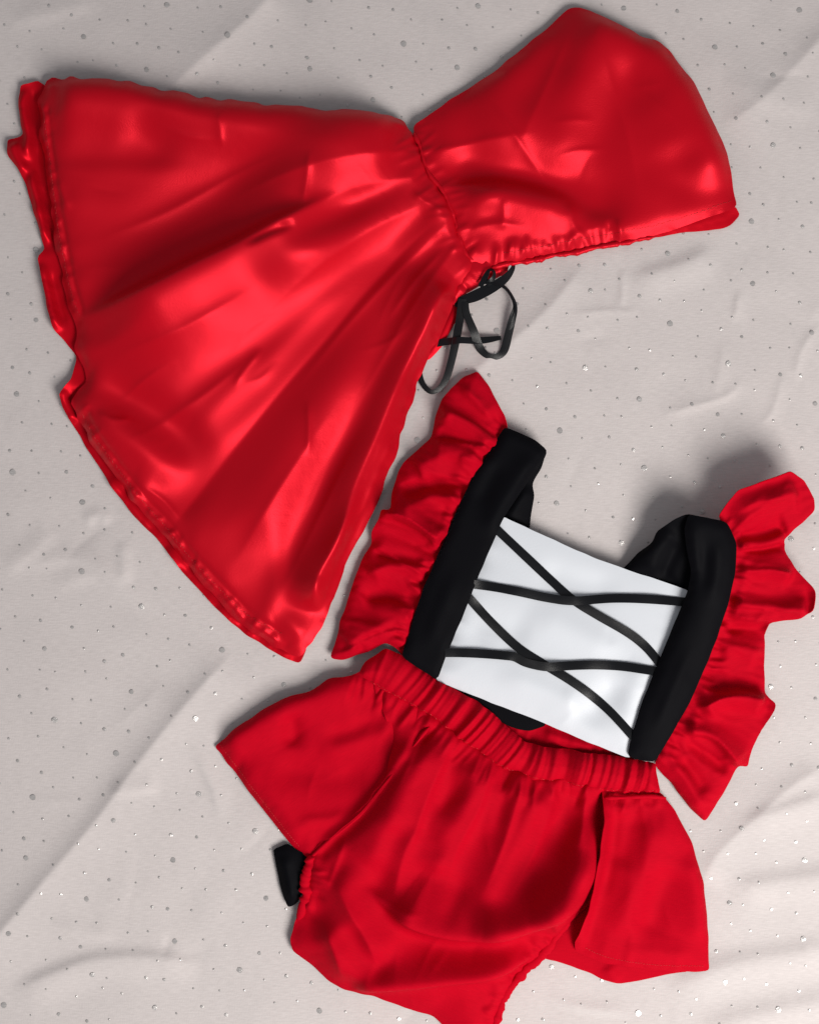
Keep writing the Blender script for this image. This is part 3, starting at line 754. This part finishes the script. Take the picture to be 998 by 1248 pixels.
bl_strokes = [
    (19.44, 28, 24, [(525, 895), (500, 950), (472, 1000), (450, 1060)], .15),
    (-8.26, 16, 16, [(556, 900), (548, 950), (534, 995)], .2),
    (17.5, 20, 24, [(582, 920), (566, 975), (540, 1015), (525, 1065)], .15),
    (-10.21, 16, 20, [(486, 1000), (470, 1045), (462, 1090)], .15),
    (-6.32, 10, 14, [(474, 1008), (505, 1002), (530, 1022), (530, 1045)], .2),
    (19.44, 26, 24, [(660, 955), (636, 1000), (612, 1050), (585, 1095)], .15),
    (-13.12, 28, 30, [(700, 955), (672, 1020), (640, 1065), (596, 1105)], .1),
    (26.24, 22, 30, [(716, 1020), (706, 1060), (676, 1094), (625, 1116), (565, 1122)], .2),
    (-5.34, 9, 11, [(566, 1062), (552, 1095), (536, 1118)], .25),
    (23.33, 60, 5, [(468, 1100), (500, 1122), (560, 1134), (620, 1128), (670, 1110), (715, 1086)], .12),   # billow that overhangs the crotch
    (-7.78, 6, 26, [(480, 1128), (540, 1150), (610, 1146), (670, 1120)], .2),
    (17.5, 30, 5, [(425, 1205), (480, 1198), (545, 1190), (600, 1184), (650, 1160)], .12),
    (16.52, 24, 18, [(408, 1050), (430, 1100), (450, 1135), (475, 1170)], .2),
    (-8.75, 15, 18, [(425, 1115), (450, 1158), (468, 1195)], .2),
    (12.64, 16, 20, [(392, 1125), (418, 1160), (432, 1198)], .2),
    (-7.29, 11, 13, [(420, 1012), (411, 1050), (402, 1080)], .2),
    (-6.8, 14, 14, [(368, 1140), (385, 1118), (398, 1090)], .25),
    (13.61, 13, 5, [(500, 900), (455, 965), (405, 1015), (378, 1042)], .1),
    (-3.4, 12, 12, [(600, 1215), (560, 1215), (520, 1222)], .3),
    (4.86, 5, 7, [(610, 940), (598, 985), (590, 1020)], .3), (5.4, 4, 7, [(636, 950), (622, 990), (614, 1015)], .3),
]
bl_press = [
    (-22, 16, 15, [(746, 962), (742, 1000), (736, 1045), (722, 1095), (706, 1125)], .05),
    (-12, 9, 9, [(528, 880), (508, 908), (478, 948), (443, 992), (405, 1026), (382, 1050)], .08),
    (18.75, 45, 4, [(452, 1082), (500, 1119), (560, 1134), (620, 1128), (670, 1110), (716, 1082)], .2),
    (13.75, 24, 4, [(425, 1206), (480, 1198), (545, 1190), (600, 1183), (652, 1160)], .15),
    (13.75, 15, 42, [(522, 985), (498, 1020), (486, 1058), (478, 1098)], .3, 'cusp'),
    (21.25, 50, 16, [(716, 990), (704, 1040), (682, 1078), (636, 1106)], .25),
    (11.25, 6, 26, [(556, 892), (530, 945), (508, 1000), (494, 1050)], -1, 'cusp'),
    (10, 7, 24, [(600, 922), (584, 975), (556, 1030), (540, 1080)], -1, 'cusp'),
    (8.75, 6, 22, [(636, 942), (622, 990), (604, 1040), (580, 1095)], -1, 'cusp'),
    (10, 8, 20, [(676, 948), (664, 1000), (640, 1050), (606, 1100)], -1, 'cusp'),
    (7.5, 5, 16, [(524, 872), (496, 930), (466, 985)], -1, 'cusp'),
    (7.5, 5, 14, [(712, 955), (708, 1000), (694, 1045)], -1, 'cusp'),
    (10, 7, 22, [(405, 1062), (428, 1105), (450, 1145), (462, 1185)], .35, 'cusp'),
    (8.75, 16, 7, [(392, 1110), (408, 1150), (420, 1195)], .35, 'cusp'),
    (7.5, 6, 14, [(424, 1010), (412, 1045), (396, 1085)], .35, 'cusp'),
    (6.25, 5, 10, [(440, 1075), (480, 1098), (520, 1106)], .4, 'cusp'),
]
bloomers = panel('bloomers', bloom_out, M_RED, romper, d=4.0, zedge=8, H=28, L=18, rim=.6, sharp=1.5, strokes=bl_strokes,
      funcs=[folds(waist, 3.6, 14, .13, 61, 4), folds([(674, 1148), (641, 1184), (604, 1240), (590, 1285)], 2.6, 9, .14, 64, 3), folds([(375, 1045), (372, 1075), (360, 1120)], 3.0, 9, .14, 65, 3)],
      noise=[(1.2, 60, 36, .9)], zmin=8,
      presmooth=2, press=bl_press + puckers(waist, 8, 30, 1, (2.0, 4.2), seed=1) + puckers([(696, 1120), (674, 1148), (641, 1184), (612, 1225), (594, 1275)], 6, 24, 1, (2.5, 4.5), seed=2) + puckers([(376, 1046), (374, 1075), (362, 1118)], 7, 26, -1, (2.5, 4.5), seed=3) + creases(22, bloom_out, (640, 860), 73, amp=(.7, 1.8), length=(35, 110), width=(3, 8), spread=.3),
      rlx=dict(iters=220, excess=.002, bend=.4, bend2=.35, tether=.02, floor=5.0, seam=waist, exa=.03, exlen=160, post=3), fair=2, angle=.4, ref=12, key='bloomers', seed=31)

# --- flared side flaps
lf_out = [(470, 800, 16), (430, 822, 12), (400, 827, 9), (391, 834, 9), (377, 842, 9), (355, 847, 9), (321, 864, 8), (287, 887, 8), (261, 911, 8), (280, 935, 7), (299, 960, 7), (325, 994, 7), (359, 1035, 8), (376, 1046, 14),
          (402, 1020, 18), (440, 988, 24), (475, 944, 26), (505, 905, 27), (525, 880, 28), (510, 850, 26)]
flap_l = panel('side_flap', lf_out, M_RED, romper, d=4.0, zedge=7, H=18, L=10, rim=.7, sharp=1.6,
      strokes=[(14, 26, 30, [(440, 836), (380, 850), (310, 885), (268, 912)], .12), (-10, 12, 12, [(352, 868), (358, 890), (352, 912)], .25),
               (-7, 14, 10, [(470, 868), (430, 890), (390, 898)], .25), (8, 12, 18, [(490, 878), (440, 900), (385, 915)], .25),
               (-6, 16, 16, [(330, 935), (390, 945), (450, 945)], .25), (8, 20, 20, [(290, 930), (340, 975), (372, 1030)], .2),
               (5, 5, 8, [(360, 998), (400, 996), (430, 988)], .3), (10, 10, 4, [(520, 885), (478, 940), (440, 984), (392, 1030)], .08)],
      funcs=[folds([(430, 822), (470, 845), (520, 878)], 3.0, 16, .10, 71, 4)], noise=[(1, 60, 40, .6)],
      rlx=dict(iters=180, excess=.002, bend=.4, bend2=.3, tether=.02, floor=5, seam=[(430, 822), (470, 845), (520, 878)], exa=.03, post=2), press=puckers([(432, 824), (470, 845), (520, 878)], 8, 28, 1, (1.8, 3.6), seed=12) + creases(11, lf_out, (500, 830), 74, amp=(.7, 1.8), length=(35, 100), width=(3, 7)), angle=-.6, ref=14, key='flap_l', seed=33, label='left flared side flap')
rf_back = [(655, 1165, 4), (676, 1135, 5), (705, 1085, 6), (735, 1085, 8), (760, 1165, 8), (830, 1172, 6), (840, 1184, 5), (813, 1188, 5), (778, 1196, 4), (753, 1200, 4), (739, 1196, 4), (708, 1182, 4)]
rf_out = [(733, 960, 20), (770, 958, 20), (806, 966, 16), (813, 976, 13), (824, 990, 10), (845, 1029, 9), (859, 1081, 9), (864, 1131, 9), (866, 1186, 9), (845, 1187, 9), (813, 1185, 10), (778, 1182, 11), (732, 1174, 12), (701, 1160, 14), (700, 1150, 18),
          (708, 1125, 26), (718, 1096, 33), (728, 1040, 38), (734, 1000, 36)]
flap_r = panel('side_flap', rf_out, M_RED, romper, d=4.0, zedge=8, H=20, L=10, rim=.7, sharp=1.6,
      strokes=[(11, 5, 12, [(738, 968), (735, 1010), (729, 1050), (718, 1100), (703, 1152)], .08), (-5, 6, 8, [(752, 985), (746, 1040), (735, 1095)], .2),
               (12, 26, 22, [(800, 985), (790, 1040), (770, 1090), (740, 1150)], .2), (-8, 18, 18, [(770, 985), (765, 1020), (752, 1060)], .25), (-9, 20, 22, [(820, 1050), (800, 1100), (790, 1150)], .25),
               (8, 14, 16, [(838, 1040), (848, 1090), (850, 1150)], .2), (5, 8, 14, [(720, 1135), (760, 1155), (800, 1160), (850, 1165)], .2)],
      funcs=[folds([(738, 966), (810, 972)], 3.0, 16, .11, 81, 4)], noise=[(1, 60, 40, 1.2)],
      rlx=dict(iters=180, excess=.002, bend=.4, bend2=.3, tether=.02, floor=5, seam=[(738, 966), (810, 972)], exa=.03, post=2), press=puckers([(738, 968), (775, 968), (810, 974)], 7, 26, 1, (2, 4), seed=11) + creases(11, rf_out, (775, 930), 75, amp=(.7, 1.8), length=(35, 100), width=(3, 7)), angle=.1, ref=16, key='flap_r', seed=35, label='right flared side flap')
panel('flap_back', rf_back, M_RED, flap_r, d=4, zedge=4, H=7, L=10, ref=5, strokes=[(5, 8, 8, [(740, 1176), (745, 1188), (752, 1198)], .2)], key='flap_back', seed=36)
tube('seam_ridge', [(736, 972, 24), (760, 971, 25), (790, 970, 24), (812, 973, 17)], 2.6, M_RED, flap_r, ripple=.2, freq=.1, seed=5, ref=20)
tube('seam_ridge', [(523, 884, 31), (505, 906, 31), (476, 945, 30), (441, 989, 28), (403, 1022, 22), (378, 1046, 16)], 2.2, M_RED, flap_l, ripple=.12, freq=.08, seed=6, ref=16)

# --- elastic leg edges
tube('leg_elastic', [(376, 1042, 18), (379, 1055, 19), (374, 1072, 18), (374, 1090, 15), (368, 1108, 12), (363, 1122, 9)], 6.5, M_RED, bloomers, ripple=.25, freq=.16, seed=8, flat=.7, ref=12, side_wob=2, d=1.5, nseg=12)
tube('leg_elastic', [(694, 1118, 14), (684, 1132, 12), (672, 1149, 11), (657, 1168, 10), (640, 1184, 9), (622, 1204, 8), (612, 1225, 7), (604, 1245, 7), (594, 1275, 6)], 5.5, M_RED, bloomers, ripple=.22, freq=.15, seed=9, flat=.6, ref=12, side_wob=1.6, d=1.5, nseg=12)
stitches('overlock_stitching', [(700, 1118), (690, 1134), (676, 1152), (662, 1168), (646, 1182), (632, 1198), (618, 1220), (610, 1240)], 'bloomers', M_THREAD_P, bloomers, 5, 6, .5, lift=2.5, zig=3.5, jitter=1, seed=5)
stitches('hem_stitching', [(270, 906), (290, 932), (310, 958), (336, 992), (366, 1030)], 'flap_l', M_THREAD_R, flap_l, 3.4, 2.4, .28, zig=.2, jitter=.2, seed=14)
stitches('hem_stitching', [(712, 1152), (740, 1163), (778, 1170), (813, 1173), (856, 1174)], 'flap_r', M_THREAD_R, flap_r, 3.4, 2.4, .28, zig=.2, jitter=.2, seed=15)

# --- black tie end tucked under the left leg
panel('tie_end', [(333, 1036, 6), (352, 1027, 8), (364, 1036, 12), (385, 1042, 10), (385, 1078, 8), (368, 1090, 8), (362, 1100, 7), (351, 1107, 6), (343, 1082, 6), (337, 1057, 6)], M_BLACK, romper, d=4, zedge=6, H=14, L=8, strokes=[(5, 7, 7, [(345, 1040), (352, 1070), (356, 1098)], .2)], ref=6, key='tie', seed=37)

# --- bib
bib_out = [(611, 629, 22), (640, 642, 22), (670, 656, 22), (724, 680, 22), (769, 696, 23), (805, 708, 25), (840, 720, 27), (826, 760, 25), (800, 820, 24), (780, 870, 23), (768, 925, 22), (735, 912, 21), (708, 901, 20), (651, 877, 18), (594, 855, 18), (530, 829, 20), (555, 770, 21), (584, 699, 22)]
bib = panel('bib', bib_out, M_WHITE, romper, d=5, zedge=20, H=24, L=20,
      strokes=[(-4, 22, 24, [(560, 780), (600, 770), (650, 780)], .3), (3.5, 20, 20, [(640, 740), (700, 770), (760, 800)], .3), (-3.5, 16, 18, [(760, 830), (730, 860), (715, 890)], .3), (3, 12, 14, [(790, 800), (770, 850), (760, 900)], .3),
               (3, 14, 14, [(600, 820), (660, 840), (720, 870)], .3), (-3, 16, 20, [(650, 690), (700, 710), (760, 720)], .3), (-2.5, 6, 6, [(798, 845), (784, 860)], .3)],
      noise=[(.8, 75, 50, .4)], funcs=[gather([(838, 722), (800, 820), (768, 923)], 1.6, 9, .10, 101), gather([(612, 632), (584, 700), (533, 827)], 1.6, 9, .10, 102)], rlx=dict(iters=60, excess=.004, bend=.4, tether=.06, floor=8), press=creases(12, bib_out, (640, 560), 78, amp=(.4, .9), length=(25, 80), width=(4, 9), spread=1.2), angle=.4, ref=22, key='bib', seed=41, wobble=.4)
def lace(pts, w=10.8, lift=2.4, hump=None):
    P = []
    R, s = resample(catmull(pts, 8), 14)
    for i, (x, y) in enumerate(R):
        z = surf_z('bib', x, y, 24) + lift
        if hump is not None: z += 2.2 * math.exp(-((x - hump[0]) ** 2 + (y - hump[1]) ** 2) / 260)
        P.append((x, y, z))
    tl = 16 * noise1(np.arange(len(P)) * .45, int(pts[0][0]))
    return strip('lace_ribbon', P, w, M_RIB, bib, thick=.5, tilt=[float(t) for t in tl])
def rf(pts, ref=22):
    k = 1 - ref * S / CAMH
    return [(CX + (x - CX) * k, CY + (y - CY) * k) for x, y in pts]
lace(rf([(604, 644), (640, 678), (672, 708), (698, 731), (730, 751), (766, 772), (788, 790), (806, 812)]))
lace(rf([(577, 712), (600, 715), (632, 721), (665, 728), (698, 732), (747, 729), (790, 730), (840, 734)]), lift=3.4, hump=rf([(698, 731)])[0])
lace(rf([(569, 726), (600, 760), (632, 790), (665, 811), (690, 826), (716, 844), (744, 868), (774, 901)]))
lace(rf([(542, 795), (580, 796), (625, 800), (640, 807), (664, 812), (690, 811), (724, 810), (760, 812), (806, 819)]), lift=3.4, hump=rf([(664, 812)])[0])

# --- black straps
ls_out = [(615, 520, 22), (635, 528, 22), (652, 536, 21), (668, 549, 18), (662, 562, 18), (640, 592, 22), (615, 628, 28), (600, 662, 28), (584, 700, 28), (561, 758, 27), (543, 800, 26), (533, 829, 25), (512, 816, 26), (489, 800, 26), (498, 774, 26), (506, 747, 26), (516, 716, 26), (540, 662, 26), (560, 614, 25), (579, 576, 24), (598, 547, 23)]
lstrap = panel('strap', ls_out, M_BLACK, romper, d=5, zedge=27, H=29, L=3, strokes=[(5, 8, 14, [(655, 552), (620, 600), (590, 655)], .2), (-3, 8, 8, [(610, 560), (580, 620)], .3), (3, 10, 10, [(560, 690), (535, 750), (515, 800)], .3)],
      noise=[(1.0, 50, 25, 1.2)], rlx=dict(iters=50, excess=.004, tether=.06, floor=10), angle=1.1, ref=26, key='strap_l', seed=43, wobble=.4, label='left black strap')
panel('strap_back', [(664, 556, 14), (657, 574, 12), (648, 590, 10), (651, 604, 9), (647, 624, 8), (646, 646, 8), (620, 640, 9), (608, 625, 10), (630, 590, 12), (650, 560, 14)], M_BLACK, lstrap, d=4, zedge=10, H=15, L=9, ref=10, strokes=[(4, 6, 6, [(648, 595), (632, 612), (618, 635)], .2)], key='strap_l_back', seed=44)

rs_out = [(835, 626, 62), (855, 630, 64), (882, 636, 60), (894, 660, 56), (894, 698, 50), (887, 735, 44), (873, 780, 38), (859, 817, 34), (840, 861, 30), (818, 901, 27), (799, 931, 26), (782, 929, 26), (766, 924, 26), (772, 894, 28), (785, 853, 29), (800, 817, 30), (818, 772, 32), (837, 722, 38), (841, 697, 46), (834, 670, 54), (830, 645, 60)]
rstrap = panel('strap', rs_out, M_BLACK, romper, d=5, zedge=40, H=lambda x, y: 30 + 40 * np.clip((930 - y) / 300., 0, 1) ** 1.4, L=8, strokes=[(5, 7, 12, [(838, 632), (842, 690), (832, 740)], .2), (4, 8, 8, [(870, 650), (868, 700), (862, 740)], .3), (-4, 6, 6, [(856, 660), (858, 720)], .3), (3, 6, 6, [(845, 780), (820, 840), (795, 900)], .3)],
      noise=[(1.2, 50, 25, 1.2)], rlx=dict(iters=50, excess=.006, tether=.06, floor=10), angle=-1.1, ref=40, key='strap_r', seed=45, wobble=.4, label='right black strap standing up in a loop')
panel('strap_back', [(842, 630, 58), (835, 627, 60), (818, 633, 52), (798, 648, 38), (794, 661, 32), (774, 679, 20), (758, 697, 12), (770, 712, 10), (820, 730, 14), (845, 735, 20), (848, 690, 34)], M_BLACK, rstrap, d=4, zedge=20, H=lambda x, y: 16 + 34 * np.clip((730 - y) / 100., 0, 1), L=12, ref=32,
      strokes=[(6, 8, 12, [(820, 645), (800, 670), (790, 700)], .2), (-5, 6, 6, [(828, 660), (815, 690), (810, 710)], .2), (4, 5, 8, [(800, 655), (780, 685)], .2)], rlx=dict(iters=40, excess=.02, tether=.06, floor=6), key='strap_r_back', seed=46)
stitches('seam_stitching', [(612, 524), (597, 549), (578, 578), (559, 616), (539, 664), (515, 718), (505, 749), (497, 776), (490, 797)], 'strap_l', M_THREAD_K, lstrap, 4, 3.4, .9, jitter=.8, zig=1, seed=8)
stitches('seam_stitching', [(889, 664), (889, 698), (882, 734), (868, 779), (854, 815), (836, 858), (814, 898), (798, 926)], 'strap_r', M_THREAD_K, rstrap, 4, 3.4, .9, jitter=.8, zig=1, seed=9)

# --- ruffles
lr_seam = [(615, 519), (598, 547), (579, 576), (560, 614), (540, 662), (516, 716), (506, 747), (498, 774), (489, 799)]
lr_out = [(619, 519, 22), (608, 495, 16), (598, 474, 12), (581, 451, 10), (566, 459, 12), (550, 473, 14), (538, 486, 13), (530, 508, 10), (525, 534, 8), (509, 548, 9), (492, 563, 11), (484, 577, 12), (477, 600, 10), (476, 622, 8), (464, 621, 16), (461, 634, 16), (453, 648, 14), (453, 662, 11),
          (441, 682, 10), (431, 709, 10), (417, 750, 9), (402, 803, 8), (417, 805, 9), (445, 796, 13), (469, 783, 17), (482, 790, 18), (492, 801, 20), (504, 774, 15), (512, 747, 15), (522, 718, 15), (546, 664, 15), (566, 616, 15), (585, 578, 15), (604, 549, 15)]
lruff = panel('ruffle', lr_out, M_RED, romper, d=3.5, zedge=12, H=18, L=7, rim=.8, sharp=1.5,
      strokes=[(19.5, 24, 7, [(604, 546), (575, 520), (535, 500)], .15), (-10.4, 8, 12, [(595, 560), (560, 540), (528, 532)], .15),
               (16.9, 20, 16, [(590, 566), (545, 556), (500, 572)], .15), (-13, 10, 10, [(575, 590), (530, 590), (485, 605)], .15), (11.7, 10, 10, [(562, 612), (525, 606), (486, 618)], .15),
               (24.7, 5, 22, [(536, 664), (500, 636), (462, 624)], .1), (-11.7, 8, 8, [(528, 690), (490, 680), (455, 672)], .15), (14.3, 9, 14, [(522, 705), (482, 690), (446, 700)], .15),
               (-11.7, 10, 12, [(512, 735), (470, 725), (440, 735)], .2), (15.6, 12, 16, [(508, 752), (465, 760), (420, 790)], .15), (-10.4, 7, 8, [(500, 770), (460, 778), (430, 796)], .2), (10.4, 5, 6, [(496, 790), (470, 778), (440, 792)], .2),
               (7.8, 5, 8, [(600, 510), (580, 490), (560, 470)], .2)],
      funcs=[folds(lr_seam, 4.4, 14, .15, 91, 4, 4)], noise=[(.8, 40, 26, .5)],
      rlx=dict(iters=160, excess=.002, bend=.35, bend2=.2, grain=22, tether=.03, floor=5, seam=lr_seam, exa=.07), press=[(12, 3, 22, [(540, 664), (500, 634), (462, 621)], .15), (10, 18, 3, [(600, 550), (565, 541), (526, 537)], .15), (9, 3, 16, [(522, 704), (485, 681), (450, 664)], .2), (8, 3, 14, [(575, 588), (530, 582), (482, 590)], .2), (8, 14, 3, [(503, 768), (465, 772), (410, 800)], .2)] + puckers(lr_seam, 6.5, 26, 1, (2.2, 4.6), seed=9) + creases(22, lr_out, (760, 720), 76, amp=(1.0, 2.6), length=(15, 45), width=(2, 4)), fair=2, angle=.5, ref=16, key='ruff_l', seed=51, label='left red ruffle')
rr_seam = [(878, 640), (893, 662), (893, 698), (886, 734), (873, 779), (859, 816), (840, 860), (818, 900), (799, 932)]
rr_out = [(872, 630, 52), (881, 613, 58), (892, 598, 62), (914, 590, 66), (940, 581, 66), (956, 575, 62), (973, 587, 58), (986, 609, 54), (987, 622, 52), (973, 638, 48), (953, 657, 38), (954, 672, 36), (971, 697, 40), (989, 720, 44), (988, 742, 44), (973, 753, 42), (937, 759, 34), (935, 775, 16),
          (935, 804, 14), (934, 845, 18), (947, 858, 24), (945, 867, 24), (929, 893, 20), (919, 915, 18), (914, 937, 16), (903, 935, 12), (884, 974, 10), (862, 1006, 9), (844, 989, 8), (822, 959, 9), (800, 934, 18), (812, 900, 22), (834, 860, 25), (852, 816, 28), (866, 779, 32), (879, 734, 38), (886, 698, 44), (886, 664, 50)]
def rr_h(x, y):
    return 20 + 38 * np.clip((780 - y) / 180., 0, 1)
rruff = panel('ruffle', rr_out, M_RED, romper, d=3.5, zedge=12, H=rr_h, L=7, rim=.8, sharp=1.5,
      strokes=[(15.6, 14, 16, [(890, 640), (930, 612), (968, 600)], .15), (-18.2, 12, 9, [(894, 655), (925, 652), (955, 640)], .15), (-13, 8, 8, [(900, 668), (930, 668), (955, 662)], .15), (11.7, 10, 12, [(895, 690), (935, 690), (965, 700)], .15),
               (15.6, 14, 5, [(890, 735), (930, 738), (980, 744)], .1), (-10.4, 8, 10, [(885, 765), (915, 768), (938, 766)], .15), (9.1, 10, 14, [(875, 790), (905, 790), (930, 800)], .2),
               (16.9, 10, 14, [(848, 858), (890, 848), (935, 856)], .15), (-11.7, 8, 10, [(860, 842), (900, 836), (930, 842)], .2), (14.3, 18, 5, [(832, 888), (870, 898), (895, 928), (912, 936)], .12), (-9.1, 6, 12, [(835, 905), (870, 925), (890, 945)], .2), (11.7, 10, 12, [(818, 925), (840, 955), (860, 990)], .2), (-7.8, 7, 7, [(830, 925), (850, 950), (862, 970)], .2)],
      funcs=[folds(rr_seam, 4.0, 14, .13, 95, 4, 4)], noise=[(.8, 42, 26, .2)],
      rlx=dict(iters=160, excess=.002, bend=.35, bend2=.2, grain=22, tether=.03, floor=5, seam=rr_seam, exa=.07), press=[(15, 16, 3, [(893, 668), (925, 665), (956, 657)], .12), (13, 18, 3, [(884, 750), (935, 756), (988, 748)], .12), (11, 3, 18, [(850, 864), (890, 846), (940, 852)], .15), (10, 16, 3, [(834, 892), (872, 902), (902, 934)], .15), (8, 3, 14, [(890, 700), (930, 694), (968, 700)], .2), (7, 12, 4, [(882, 630), (915, 612), (965, 606)], .3)] + puckers(rr_seam, 6.5, 26, -1, (2.2, 4.6), seed=10) + creases(22, rr_out, (700, 760), 77, amp=(1.0, 2.6), length=(15, 45), width=(2, 4)), fair=2, angle=-.2, ref=30, key='ruff_r', seed=53, label='right red ruffle')

# --- elastic waistband in front
wb_top = [(446, 806), (470, 790), (489, 799), (533, 830), (560, 844), (585, 857), (603, 872), (621, 889), (641, 905), (666, 911), (708, 917), (760, 924), (800, 932)]
wb_bot = [(805, 967), (770, 968), (732, 965), (683, 955), (655, 953), (613, 939), (578, 918), (550, 897), (535, 882), (509, 866), (460, 838), (436, 822)]
wb_out = [(x, y, 20) for x, y in wb_top] + [(x, y, 22) for x, y in wb_bot]
wb_mid = [(440, 812), (475, 820), (522, 850), (560, 872), (600, 900), (645, 928), (700, 936), (760, 945), (803, 950)]
def band_ridges(x, y, dist):
    d, side, arc, _, _, tot = seg_dist(x, y, catmull(wb_mid, 6))
    a = arc + .12 * d * side
    g = np.clip((arc - 40) / 60, .25, 1)
    return g * (5.6 * noise1(a / 4.4, 71) + 3.0 * noise1(a / 2.9 + 9, 72))
wb = panel('waistband', wb_out, M_RED, romper, d=2.6, zedge=20, H=36, L=9, funcs=[band_ridges], noise=[(1, 30, 20, .5)], strokes=[(-3, 3, 3, wb_bot[1:-1], .05)],
      rlx=dict(iters=25, excess=.01, tether=.1, floor=10), angle=.5, ref=28, key='waistband', seed=61, wobble=.7, fair=1)
stitches('waist_stitching', [(452, 828), (480, 843), (509, 859), (535, 875), (555, 892), (580, 910), (613, 931), (655, 945), (683, 948), (732, 958), (798, 960)], 'waistband', M_THREAD_R, wb, 3.6, 2.6, .3, zig=.7, seed=12)
